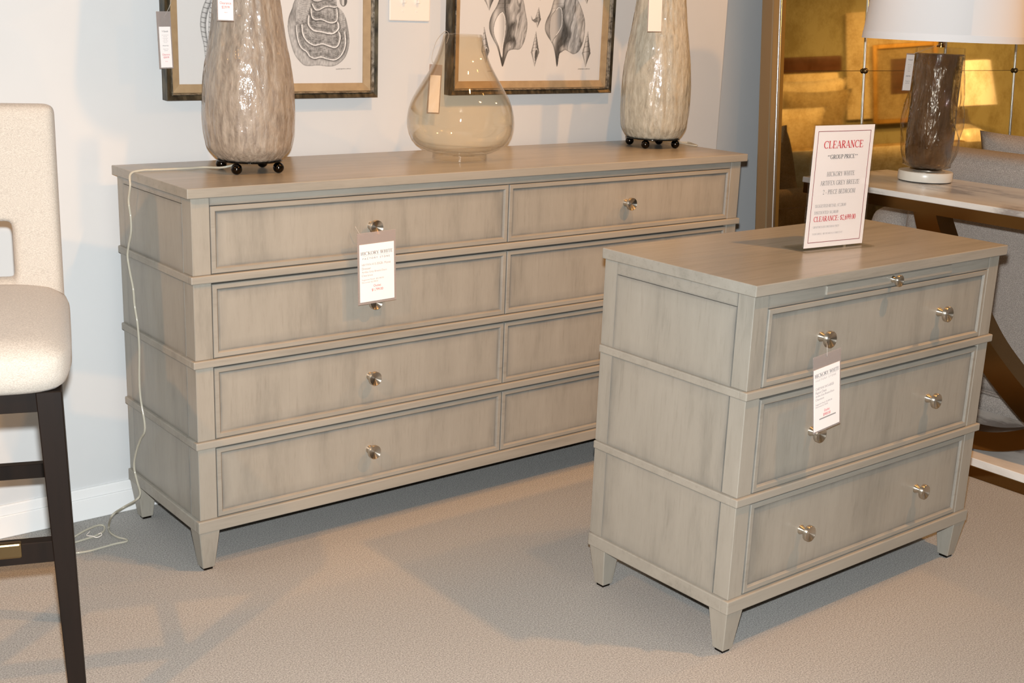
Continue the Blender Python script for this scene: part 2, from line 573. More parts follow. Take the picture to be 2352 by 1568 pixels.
class Glyphs:
    """small hand-drawn serif capital alphabet made of flat strokes"""

    def __init__(s, bold=1.0):
        s.q = []
        s.b = bold

    def line(s, x0, y0, x1, y1, w):
        w *= s.b
        d = Vector((x1 - x0, y1 - y0)); d.normalize()
        n = Vector((-d.y, d.x)) * w / 2
        s.q.append([(x0 + n.x, y0 + n.y), (x0 - n.x, y0 - n.y), (x1 - n.x, y1 - n.y), (x1 + n.x, y1 + n.y)])

    def serif(s, x, y, h=0.13):
        s.line(x - h, y + (0.02 if y < 0.5 else -0.02), x + h, y + (0.02 if y < 0.5 else -0.02), TN)

    def stem(s, x, w=TH, lo=0.0, hi=1.0):
        s.line(x, lo, x, hi, w); s.serif(x, lo); s.serif(x, hi)

    def arc(s, cx, cy, rx, ry, a0, a1, n=14):
        for i in range(n):
            a, b = R(a0 + (a1 - a0) * i / n), R(a0 + (a1 - a0) * (i + 1) / n)
            q = []
            for an in (a, b):
                wd = (TN + (TH - TN) * abs(math.cos(an))) * s.b / 2
                q.append([(cx + (rx - wd) * math.cos(an), cy + (ry - wd) * math.sin(an)),
                          (cx + (rx + wd) * math.cos(an), cy + (ry + wd) * math.sin(an))])
            s.q.append([q[0][0], q[0][1], q[1][1], q[1][0]])

    def glyph(s, ch):
        l, st, a, sf = s.line, s.stem, s.arc, s.serif
        T, t = TH, TN
        if ch == 'A': l(.05, 0, .36, 1, t); l(.36, 1, .68, 0, T); l(.17, .34, .55, .34, t); sf(.06, 0); sf(.68, 0); return .76
        if ch == 'B': st(.14); a(.28, .75, .26, .22, -90, 90); a(.28, .27, .32, .25, -90, 90); l(.1, .97, .3, .97, t); l(.1, .51, .3, .51, t); l(.1, .03, .3, .03, t); return .66
        if ch == 'C': a(.43, .5, .4, .48, 48, 312); l(.72, .97, .72, .68, t); return .78
        if ch == 'D': st(.14); a(.3, .5, .44, .47, -90, 90); l(.1, .97, .3, .97, t); l(.1, .03, .3, .03, t); return .8
        if ch == 'E': st(.14); l(.1, .97, .6, .97, t); l(.1, .51, .42, .51, t); l(.1, .03, .63, .03, t); l(.59, .98, .59, .76, t); l(.63, .02, .65, .26, t); l(.42, .4, .42, .62, t); return .7
        if ch == 'F': st(.14); l(.1, .97, .6, .97, t); l(.1, .51, .42, .51, t); l(.59, .98, .59, .76, t); l(.42, .4, .42, .62, t); return .64
        if ch == 'G': a(.43, .5, .4, .48, 48, 330); l(.72, .97, .72, .68, t); l(.72, .06, .72, .42, T); sf(.7, .42); return .84
        if ch == 'H': st(.15); st(.63); l(.15, .51, .63, .51, t); return .8
        if ch == 'I': st(.17); return .34
        if ch == 'K': st(.15); l(.2, .45, .6, .98, t); l(.3, .55, .66, .02, T); sf(.6, 1, .1); sf(.66, 0, .1); return .78
        if ch == 'L': st(.15); l(.1, .03, .6, .03, t); l(.6, .02, .62, .28, t); return .66
        if ch == 'M': st(.13, t); st(.8); l(.13, .98, .46, .02, T); l(.46, .02, .8, .98, t); return .95
        if ch == 'N': st(.13, t); sf(.64, 1); l(.64, 0, .64, 1, t); l(.12, .98, .64, .02, T); return .78
        if ch == 'O': a(.41, .5, .38, .48, 0, 360, 24); return .82
        if ch == 'P': st(.15); a(.3, .73, .27, .24, -90, 90); l(.1, .97, .3, .97, t); l(.1, .49, .3, .49, t); return .6
        if ch == 'R': st(.15); a(.3, .74, .27, .23, -90, 90); l(.1, .97, .3, .97, t); l(.1, .51, .3, .51, t); l(.3, .5, .64, .02, T); sf(.66, 0, .08); return .74
        if ch == 'S': a(.3, .74, .23, .23, 20, 270); a(.3, .26, .24, .23, -160, 90); return .58
        if ch == 'T': st(.33); l(.03, .97, .63, .97, t); l(.03, .98, .03, .74, t); l(.63, .98, .63, .74, t); return .66
        if ch == 'U': l(.15, .3, .15, 1, T); sf(.15, 1); l(.63, .3, .63, 1, t); sf(.63, 1); a(.39, .3, .24, .28, 180, 360); return .8
        if ch == 'V': l(.06, .98, .38, .02, T); l(.38, .02, .68, .98, t); sf(.07, 1); sf(.67, 1); return .76
        if ch == 'W': l(.06, .98, .28, .02, T); l(.28, .02, .5, .98, t); l(.46, .98, .7, .02, T); l(.7, .02, .9, .98, t); sf(.07, 1); sf(.48, 1); sf(.9, 1); return .98
        if ch == 'X': l(.08, .98, .62, .02, T); l(.08, .02, .62, .98, t); sf(.08, 1, .1); sf(.62, 1, .1); sf(.08, 0, .1); sf(.62, 0, .1); return .72
        if ch == 'Y': l(.06, .98, .34, .48, T); l(.34, .48, .64, .98, t); l(.34, 0, .34, .5, T); sf(.34, 0); sf(.07, 1, .1); sf(.63, 1, .1); return .72
        if ch == 'Z': l(.06, .97, .58, .97, t); l(.58, .97, .06, .03, T); l(.06, .03, .6, .03, t); l(.06, .98, .06, .76, t); l(.6, .02, .6, .24, t); return .66
        if ch == '0': a(.26, .5, .22, .48, 0, 360, 20); return .52
        if ch == '1': l(.26, 0, .26, 1, T); sf(.26, 0); l(.1, .82, .26, .97, t); return .5
        if ch == '2': a(.26, .74, .2, .24, -10, 170); l(.44, .68, .08, .05, t); l(.05, .05, .48, .05, T * .8); return .52
        if ch == '3': a(.24, .75, .19, .22, -80, 160); a(.24, .27, .22, .25, -160, 85); return .52
        if ch == '4': l(.36, 0, .36, 1, T); l(.36, .97, .04, .32, t); l(.03, .3, .5, .3, t); return .54
        if ch == '5': l(.12, .95, .46, .95, T * .8); l(.12, .97, .1, .58, t); a(.24, .3, .23, .29, -150, 110); return .52
        if ch == '6': a(.27, .3, .21, .28, 0, 360, 20); a(.5, .4, .44, .6, 110, 190); return .54
        if ch == '7': l(.06, .95, .48, .95, T * .8); l(.47, .94, .2, 0, t * 1.4); return .52
        if ch == '8': a(.26, .75, .18, .22, 0, 360, 18); a(.26, .27, .22, .25, 0, 360, 18); return .52
        if ch == '9': a(.26, .7, .21, .28, 0, 360, 20); a(.03, .6, .44, .6, -70, 10); return .54
        if ch == '$': a(.27, .7, .2, .2, 20, 270); a(.27, .3, .21, .2, -160, 90); l(.27, -.08, .27, 1.08, t); return .54
        if ch == '.': l(.1, 0, .1, .12, .12); return .24
        if ch == ',': l(.1, -.14, .12, .1, .1); return .24
        if ch == ':': l(.12, 0, .12, .12, .12); l(.12, .5, .12, .62, .12); return .28
        if ch == '-': l(.05, .33, .32, .33, .09); return .38
        if ch == '*':
            for k in range(3): l(.2 - .14 * math.cos(k * PI / 3), .78 - .16 * math.sin(k * PI / 3), .2 + .14 * math.cos(k * PI / 3), .78 + .16 * math.sin(k * PI / 3), .06)
            return .4
        if ch == '&': a(.3, .76, .15, .2, 0, 360, 16); a(.28, .26, .24, .25, 60, 330); l(.18, .7, .66, .02, T); return .74
        return .3


def serif_text(name, txt, mat, parent, x, z, h, width=None, align='c', gap=0.06, bold=1.0):
    """flat serif capitals in the parent's local xz plane, facing -y"""
    quads, cur = [], 0.0
    for ch in txt:
        g = Glyphs(bold)
        wd = g.glyph(ch)
        for q in g.q:
            quads.append([(px + cur, py) for px, py in q])
        cur += wd + gap
    cur -= gap
    sx = (width / cur) if width else h
    off = x - (sx * cur / 2 if align == 'c' else 0)
    verts, faces = [], []
    for q in quads:
        k = len(verts)
        verts += [(off + px * sx, 0.0, z + (py - 0.5) * h) for px, py in q]
        faces.append((k, k + 1, k + 2, k + 3))
    me = bpy.data.meshes.new(name)
    me.from_pydata(verts, [], faces)
    return link(name, me, mat, parent)


def sans_text(name, txt, mat, parent, x, z, h, width=None, align='c', space=1.0):
    cu = bpy.data.curves.new(name, 'FONT')
    cu.body = txt
    cu.size = 1.0
    cu.space_character = space
    tmp = bpy.data.objects.new(name, cu)
    me = bpy.data.meshes.new_from_object(tmp)
    bpy.data.objects.remove(tmp)
    co = np.array([v.co[:] for v in me.vertices])
    if len(co) == 0:
        return None
    x0, x1 = co[:, 0].min(), co[:, 0].max()
    sz = h / 0.72
    sx = width / (x1 - x0) if width else sz
    for v in me.vertices:
        px = (v.co.x - x0) * sx
        v.co = (x + px - (sx * (x1 - x0) / 2 if align == 'c' else 0), 0.0, z + (v.co.y - 0.36) * sz)
    return link(name, me, mat, parent)


def rule(name, mat, parent, x0, x1, z0, z1):
    me = bpy.data.meshes.new(name)
    me.from_pydata([(x0, 0, z0), (x1, 0, z0), (x1, 0, z1), (x0, 0, z1)], [], [(0, 1, 2, 3)])
    return link(name, me, mat, parent)


# ================================================================== the room
def slab(name, mat, *b):
    return struct(MB().box(*b).build(name, mat))


floor = slab('floor', 'carpet', -4.0, 10.5, -6.0, 1.0, -0.05, 0.0)
WY = 0.475
slab('wall_back', 'wall', -4.0, 2.19, WY, WY + 0.5, 0.0, 3.0)
slab('wall_recess', 'wall', 2.19, 10.5, 0.66, 0.97, 0.0, 3.0)
bb = MB()
bb.box(-4.0, 2.205, WY - 0.013, WY + 0.02, 0.0, 0.058, 0.002)
bb.box(-4.0, 2.200, WY - 0.008, WY + 0.02, 0.056, 0.084, 0.003)
struct(bb.build('baseboard_back', 'trim'))

# partition wall far behind the bed, seen only in the mirror
BR = 51.0
BT = 26.0
bx, by = 6.75, -3.45                        # headboard centre
bed_rot = R(BR)
lat = Vector((math.cos(bed_rot), math.sin(bed_rot), 0))
frn = Vector((-math.sin(bed_rot), math.cos(bed_rot), 0))
pw = MB().box(-3.2, 4.6, -1.14, -1.02, 0.0, 3.0).build('wall_partition', 'far_wall')
pw.location = (bx, by, 0)
pw.rotation_euler = (0, 0, bed_rot)
struct(pw)


# ================================================================== grey-washed case pieces
def panel_mesh(x0, x1, z0, z1, y, t, axis='y', g=(1.0, 0.28, 0.0), ins=(0.007, 0.026)):
    """flat panel whose antiquing glaze fades from its rim; axis y faces -y, axis x faces -x"""
    mb = MB()
    def P(a, c, d):
        return (a, d, c) if axis == 'y' else (d, a, c)
    rings = []
    for k, i_ in enumerate((0.0,) + ins):
        rings.append([mb.bm.verts.new(P(a, c, y)) for a, c in ((x0 + i_, z0 + i_), (x1 - i_, z0 + i_), (x1 - i_, z1 - i_), (x0 + i_, z1 - i_))])
        for v in rings[-1]:
            v[mb.gl] = g[k]
    back = [mb.bm.verts.new(P(a, c, y + t)) for a, c in ((x0, z0), (x1, z0), (x1, z1), (x0, z1))]
    for v in back:
        v[mb.gl] = g[0]
    seq = [back] + rings
    for a, b in zip(seq, seq[1:]):
        for i in range(4):
            mb.bm.faces.new((a[i], a[(i + 1) % 4], b[(i + 1) % 4], b[i]))
    mb.bm.faces.new(rings[-1])
    mb.bm.faces.new(back[::-1])
    return mb


def knob(parent, x, y, z, s=1.0):
    prof = [(0, .0105), (.0015, .0108), (.006, .0085), (.012, .0068), (.0155, .0068), (.018, .011), (.0190, .0166), (.0200, .0174),
            (.0275, .0174), (.0285, .0168), (.0280, .0158), (.0240, .0005)]
    o = MB().lathe([(a * s, r * s) for a, r in prof], 48, (0, 0, 0), '-y').build('knob', 'nickel', parent, True, angle=50)
    o.location = (x, y, z)
    return o


def drawer(root, x0, x1, z0, z1, yf, knobs):
    """framed drawer front: lip, recessed panel, knobs"""
    lw, dep = 0.0145, 0.005
    mb = MB()
    g0, g1 = 0.55, 0.15
    def ringv(i, y, g):
        vs_ = [mb.bm.verts.new(p) for p in ((x0 + i, y, z0 + i), (x1 - i, y, z0 + i), (x1 - i, y, z1 - i), (x0 + i, y, z1 - i))]
        for v in vs_:
            v[mb.gl] = g
        return vs_
    seq = [ringv(0, yf + 0.018, g0), ringv(0, yf + 0.0015, g0), ringv(0.0015, yf, g1), ringv(lw - 0.004, yf, g1), ringv(lw - 0.002, yf + 0.0025, g0), ringv(lw, yf + dep, g0)]
    for a, b in zip(seq, seq[1:]):
        for i in range(4):
            mb.bm.faces.new((a[i], a[(i + 1) % 4], b[(i + 1) % 4], b[i]))
    d = mb.build('drawer', 'wood_rail', root)
    panel_mesh(x0 + lw - 0.001, x1 - lw + 0.001, z0 + lw - 0.001, z1 - lw + 0.001, yf + dep - 0.0002, 0.012).build('panel', 'wood_v', d)
    for kx in knobs:
        knob(d, kx, yf + dep - 0.0002, (z0 + z1) / 2)
    return d


def band(root, name, W, D, z0, z1, ins, mat='wood_rail'):
    mb = MB()
    t = 0.022
    b = 0.0025
    mb.box(ins, W - ins, ins, ins + t, z0, z1, b, 2)
    mb.box(ins, ins + t, ins + t - 0.003, D, z0, z1, b, 2)
    mb.box(W - ins - t, W - ins, ins + t - 0.003, D, z0, z1, b, 2)
    return mb.build(name, mat, root)


def leg(root, cx, cy, sx, sy, zt, wt=0.052, wb=0.030, z0=0.006):
    """square tapered foot; the two outer faces taper in a little, the inner ones more"""
    def sq(w, ox, oy, z):
        xs = (ox, ox + sx * w); ys = (oy, oy + sy * w)
        p = [(xs[0], ys[0], z), (xs[1], ys[0], z), (xs[1], ys[1], z), (xs[0], ys[1], z)]
        return p if sx * sy > 0 else p[::-1]
    mb = MB()
    mb.hexa(sq(wb, cx + sx * 0.012, cy + sy * 0.012, z0), sq(wt, cx, cy, zt))
    es = [e for e in mb.bm.edges]
    bmesh.ops.bevel(mb.bm, geom=es, offset=0.0015, segments=1, affect='EDGES')
    l = mb.build('leg', 'wood_v', root)
    g = MB().box(min(cx + sx * 0.016, cx + sx * 0.038), max(cx + sx * 0.016, cx + sx * 0.038), min(cy + sy * 0.016, cy + sy * 0.038), max(cy + sy * 0.016, cy + sy * 0.038), 0.0, z0 + 0.001)
    g.build('glide', 'black_chrome', l)
    return l


def case_piece(root, W, D, H, ts, tiers, bands, base, ins, bi, drawers, top_rail, side_x):
    """top, carcass, stiles, belt mouldings, side panels, drawers, feet"""
    MB().box(0, W, 0, D, H - ts, H, 0.0018, 2).build('top', 'wood_h', root)
    zb = base[0]
    MB().box(bi + 0.0125, W - bi - 0.0125, bi + 0.034, D - 0.004, zb + 0.006, H - ts - 0.0005).build('carcass', 'wood_dark', root)
    sw = 0.0435
    for k, (z0, z1) in enumerate(tiers):
        for xa, xb in ((bi, bi + sw), (W - bi - sw, W - bi)):
            MB().box(xa, xb, bi, side_x[0] - 0.0007, z0, z1, 0.0012).build('corner_post', 'wood_v', root)
    # top rail over the first drawers
    zt0, zt1 = top_rail
    panel_mesh(bi + sw, W - bi - sw, zt0, zt1, bi, 0.016, g=(0.7, 0.3, 0.1), ins=(0.003, 0.007)).build('rail', 'wood_h', root)
    for z0, z1 in bands:
        band(root, 'belt_moulding', W, D - 0.002, z0, z1, ins)
    band(root, 'base_rail', W, D - 0.002, base[0], base[1], ins)
    # sides: front and rear stile plus flat panel between thin joints
    y0, y1 = side_x
    for k, (z0, z1) in enumerate(tiers):
        zt = z1 if k else top_rail[0] + 0.001
        for sx in (0, 1):
            xx = bi if sx == 0 else W - bi
            tt = 0.012 if sx == 0 else -0.012
            panel_mesh(y1, D, z0, z1, xx, tt, 'x', g=(0.2, 0.05, 0.0), ins=(0.006, 0.015)).build('side_stile', 'wood_v', root)
            panel_mesh(y0 + 0.0014, y1 - 0.0014, z0, zt - (0.0014 if k == 0 else 0), xx, tt, 'x', g=(0.6, 0.15, 0.0), ins=(0.008, 0.03)).build('side_panel', 'wood_v', root)
            if k == 0:
                panel_mesh(y0, y1, zt, z1, xx, tt, 'x', g=(0.6, 0.2, 0.1), ins=(0.003, 0.006)).build('side_rail', 'wood_h', root)
    for d in drawers:
        drawer(root, *d)
    for cx, sx in ((ins + 0.002, 1), (W - ins - 0.002, -1)):
        for cy, sy in ((ins + 0.002, 1), (D - 0.006, -1)):
            leg(root, cx, cy, sx, sy, zb + 0.002)


DW, DD, DH = 1.8115, 0.434, 0.914
dresser = thing('dresser', 'wide grey-washed wooden dresser with eight framed drawers against the white wall', 'dresser')
dr = []
for z0, z1 in ((.7185, .8705), (.5225, .694), (.3285, .4985), (.134, .304)):
    dr.append((.0585, .8975, z0, z1, .0125, (.478,)))
    dr.append((.9005, 1.753, z0, z1, .0125, (1.3267,)))
case_piece(dresser, DW, DD, DH, 0.0223,
           [(.717, .8917), (.521, .699), (.327, .503), (.132, .309)],
           [(.699, .717), (.503, .521), (.309, .327)], (.102, .132), 0.006, 0.0135,
           dr, (.8725, .8917), (0.0625, 0.400))

CW, CD_, CH = 0.9144, 0.443, 0.8125
chest = thing('chest_of_drawers', 'low grey-washed chest with three wide drawers and a pull-out tray in front of the dresser', 'chest',
              (0.7374, -0.9762, 0), 0.0063)
dr = [(.059, .857, z0, z1, .0105, (.2405, .675)) for z0, z1 in ((.5925, .756), (.3625, .566), (.134, .3375))]
case_piece(chest, CW, CD_, CH, 0.0235,
           [(.591, .7887), (.361, .573), (.131, .3425)],
           [(.573, .591), (.3425, .361)], (.1005, .131), 0.004, 0.0115,
           dr, (.758, .7887), (0.0545, 0.404))
tr = MB().box(.235, .697, .0075, .03, .7655, .7845, 0.001).build('pull_out_tray', 'wood_h', chest)
knob(tr, .465, .0077, .7755, 0.72)

# ================================================================== framed shell prints
def affine_px(pts):
    A = np.array([[p.x, p.z, 1] for _, p in pts]); B = np.array([q for q, _ in pts])
    return np.linalg.lstsq(A, B, rcond=None)[0]


def seg_dist(X, Y, pts):
    d = np.full(X.shape, 1e9)
    side = np.zeros(X.shape)
    for (x0, y0), (x1, y1) in zip(pts, pts[1:]):
        vx, vy = x1 - x0, y1 - y0
        l2 = vx * vx + vy * vy + 1e-9
        t = np.clip(((X - x0) * vx + (Y - y0) * vy) / l2, 0, 1)
        dd = np.hypot(X - x0 - t * vx, Y - y0 - t * vy)
        cr = vx * (Y - y0) - vy * (X - x0)
        mk = dd < d
        d = np.where(mk, dd, d); side = np.where(mk, np.sign(cr), side)
    return d, side


def smooth_line(pts, n=8):
    P = [np.array(p, float) for p in pts]
    out = []
    for i in range(len(P) - 1):
        p0, p1, p2, p3 = P[max(i - 1, 0)], P[i], P[i + 1], P[min(i + 2, len(P) - 1)]
        for k in range(n):
            u = k / n
            out.append(0.5 * ((2 * p1) + (-p0 + p2) * u + (2 * p0 - 5 * p1 + 4 * p2 - p3) * u * u + (-p0 + 3 * p1 - 3 * p2 + p3) * u ** 3))
    out.append(P[-1])
    return out


def inside(X, Y, poly):
    c = np.zeros(X.shape, bool)
    n = len(poly)
    for i in range(n):
        x0, y0 = poly[i]; x1, y1 = poly[(i + 1) % n]
        k = ((y0 > Y) != (y1 > Y)) & (X < (x1 - x0) * (Y - y0) / ((y1 - y0) + 1e-12) + x0)
        c ^= k
    return c


def vnoise(X, Y, seed=0):
    rs = np.random.RandomState(seed)
    tab = rs.rand(64, 64)
    xi, yi = np.floor(X).astype(int), np.floor(Y).astype(int)
    fx, fy = X - xi, Y - yi
    fx, fy = fx * fx * (3 - 2 * fx), fy * fy * (3 - 2 * fy)
    g = lambda a, b: tab[a % 64, b % 64]
    return (g(xi, yi) * (1 - fx) + g(xi + 1, yi) * fx) * (1 - fy) + (g(xi, yi + 1) * (1 - fx) + g(xi + 1, yi + 1) * fx) * fy


def spindle(V, X, Y, top, bot, hw, peak, whorl=8, lip=True, seed=1):
    """slender spiral shell from its tip to its canal, shaded on its right"""
    tx, ty = top; bx_, by_ = bot
    t = (Y - ty) / (by_ - ty)
    cx = tx + (bx_ - tx) * t
    tt = np.clip(t, 0, 1)
    wdt = np.where(tt < peak, (tt / peak) ** 1.15, np.clip((1 - tt) / (1 - peak), 0, 1) ** 1.2) * hw + 0.35
    wdt = wdt * (1 + 0.07 * np.abs(np.sin(tt * whorl * PI)) * (tt < peak))
    u = (X - cx) / wdt
    mk = (t > 0) & (t < 1) & (np.abs(u) < 1)
    sh = 0.72 - 0.42 * np.clip(u, 0, 1) ** 0.8 - 0.22 * np.clip(-u - 0.4, 0, 1) + 0.12 * np.exp(-((u + 0.35) / 0.25) ** 2)
    line = np.abs(np.sin((tt * whorl + 0.12 * u) * PI)) < 0.14
    sh = np.where(line & (tt < peak), sh * 0.6, sh)
    sh = np.where(np.abs(u) > 0.86, sh * 0.62, sh)
    if lip:
        ap = (((u - 0.35) / 0.42) ** 2 + ((tt - peak - 0.08) / 0.17) ** 2)
        sh = np.where(ap < 1, 0.33, sh)
        sh = np.where((ap > 1) & (ap < 1.35), 0.86, sh)
    return np.where(mk, sh, V)


def draw_oyster(X, Y):
    V = np.full(X.shape, 0.845)
    c = lambda pts: [(640 + a / 6.533, b / 6.533) for a, b in pts]
    out = smooth_line(c([(300, -220), (180, 20), (150, 120), (100, 250), (85, 400), (110, 560), (180, 790), (270, 920), (370, 990), (560, 985), (750, 1005), (880, 965),
                         (1000, 840), (1050, 610), (1000, 300), (930, 150), (850, 80), (830, -40), (760, -220), (300, -220)]), 6)
    ins_ = inside(X, Y, out)
    n1 = vnoise(X * 0.5, Y * 0.16, 3)
    base = 0.70 + 0.16 * (n1 - 0.5)
    d, _ = seg_dist(X, Y, out)
    base = base - 0.10 * np.exp(-(d / 2.0) ** 2)
    base = np.where(d < 0.7, 0.42, base)
    # radial hatch on the upper left and the right flank
    hat = np.sin(X * 2.1 + 2.5 * vnoise(X * 0.2, Y * 0.08, 5)) * 0.5 + 0.5
    lft = np.exp(-(((X - 678) / 26) ** 2 + ((Y - 28) / 24) ** 2))
    rgt = np.exp(-(((X - 788) / 9) ** 2 + ((Y - 75) / 40) ** 2))
    base = base - (0.34 * lft + 0.30 * rgt) * (0.35 + 0.65 * hat)
    bands_ = [([(430, -60), (470, -5), (540, 10), (640, -15), (760, -10)], 1.6), ([(450, 60), (500, 140), (560, 145), (650, 100), (720, 88), (800, 100), (850, 90)], 2.2),
              ([(430, 130), (435, 200), (460, 270), (520, 295), (600, 290), (700, 330), (780, 340), (850, 300), (862, 200), (850, 110)], 2.4),
              ([(395, 240), (385, 300), (400, 380), (480, 460), (600, 480), (720, 505), (800, 500), (880, 430), (885, 360), (868, 310)], 3.0),
              ([(290, 380), (300, 480), (330, 560), (400, 640), (500, 685), (620, 665), (730, 700), (820, 720), (880, 680), (910, 580), (905, 500), (885, 470)], 2.6),
              ([(205, 390), (215, 500), (240, 620), (290, 720), (370, 780), (420, 850), (500, 885), (600, 868), (700, 895), (820, 912), (920, 850), (980, 740), (1000, 620), (985, 480)], 2.3)]
    for pts, wd in reversed(bands_):
        # nested lamellae, outermost first: pale rim, grey growth lines inside, dark line and soft tone just outside
        ln = smooth_line(c(pts), 6)
        d, _ = seg_dist(X, Y, ln)
        li = inside(X, Y, [tuple(p) for p in ln] + [(ln[-1][0] - 4, -60), (ln[0][0] + 4, -60)])
        tone = vnoise(X * 0.22, Y * 0.5, 8)
        grow = np.sin(d * 1.5 + 5 * vnoise(X * 0.07, Y * 0.1, 12)) > 0.72
        lay = 0.70 + 0.14 * (n1 - 0.5) - 0.17 * np.exp(-((d - 8) / 5) ** 2) * (0.4 + tone)
        lay = np.where(grow & (tone > 0.42), lay - 0.16, lay)
        lay = np.where(d < wd * (0.75 + 0.7 * tone), 0.92, lay)
        outb = base * (1 - 0.34 * np.exp(-(d / 3.6) ** 2))
        outb = np.where(d < 1.15, 0.24, outb)
        base = np.where(li, lay, outb)
    for hx, hy, w_, h_ in ((720, 200, 40, 60), (690, 415, 90, 45), (780, 590, 90, 45), (790, 780, 80, 40)):
        px, py = 640 + hx / 6.533, hy / 6.533
        mk = (np.abs(X - px) < w_ / 6.5) & (np.abs(Y - py) < h_ / 6.5) & (np.sin(X * 2.4 + vnoise(X * .4, Y * .3, 9) * 2) > 0.62)
        base = np.where(mk, 0.3, base)
    for hx, hy in ((540, 560), (560, 745), (540, 330), (560, 210)):
        px, py = 640 + hx / 6.533, hy / 6.533
        g = np.exp(-(((X - px) / 16) ** 2 + ((Y - py) / 7) ** 2))
        base = base - 0.3 * g * (np.sin(Y * 1.9 + vnoise(X * .15, Y * .3, 4) * 4) > 0.1)
    V = np.where(ins_, np.clip(base, 0.12, 0.92), V)
    # ringed tube shells at the left
    for k, (pts, w0) in enumerate((([(1130, -120), (1100, 0), (1040, 150), (1000, 300), (985, 450), (995, 600), (1020, 750), (1032, 900), (1030, 1060)], 6.6),
                                   ([(1170, -60), (1130, 140), (1110, 300), (1100, 450), (1085, 600), (1075, 760)], 3.6))):
        P = [(340 + a / 7.84, b / 7.84) for a, b in pts]
        ln = smooth_line(P, 6)
        d, sd = seg_dist(X, Y, ln)
        ly = np.clip((Y - P[0][1]) / (P[-1][1] - P[0][1]), 0, 1)
        ww = w0 * (1 - 0.65 * ly ** 3)
        u = np.clip(d / ww, 0, 1) * sd
        sh = 0.80 - 0.42 * np.clip(-u, 0, 1) ** 1.4 - 0.25 * np.clip(u, 0, 1) ** 3
        ring = np.abs(np.sin((Y + 1.6 * u) / 10.6 * PI)) < 0.17
        sh = np.where(ring, 0.27, sh)
        sh = np.where(d > ww * 0.86, 0.45, sh)
        V = np.where(d < ww, sh, V)
    # small closed shell near the upper right
    e = ((X - 785) / 9) ** 2 + ((Y + 2) / 14) ** 2
    V = np.where(e < 1, 0.62 - 0.25 * (X > 787) + 0.2 * (np.abs(X - 784) < 2), V)
    V = np.where((e < 1) & (e > 0.75), 0.35, V)
    mk = (np.abs(Y - 160 + (X - 790) * 0.02) < 0.9) & (X > 768) & (X < 806)
    V = np.where(mk, 0.845 - 0.32 * (vnoise(X * 1.4, Y, 2) > 0.35), V)
    return V


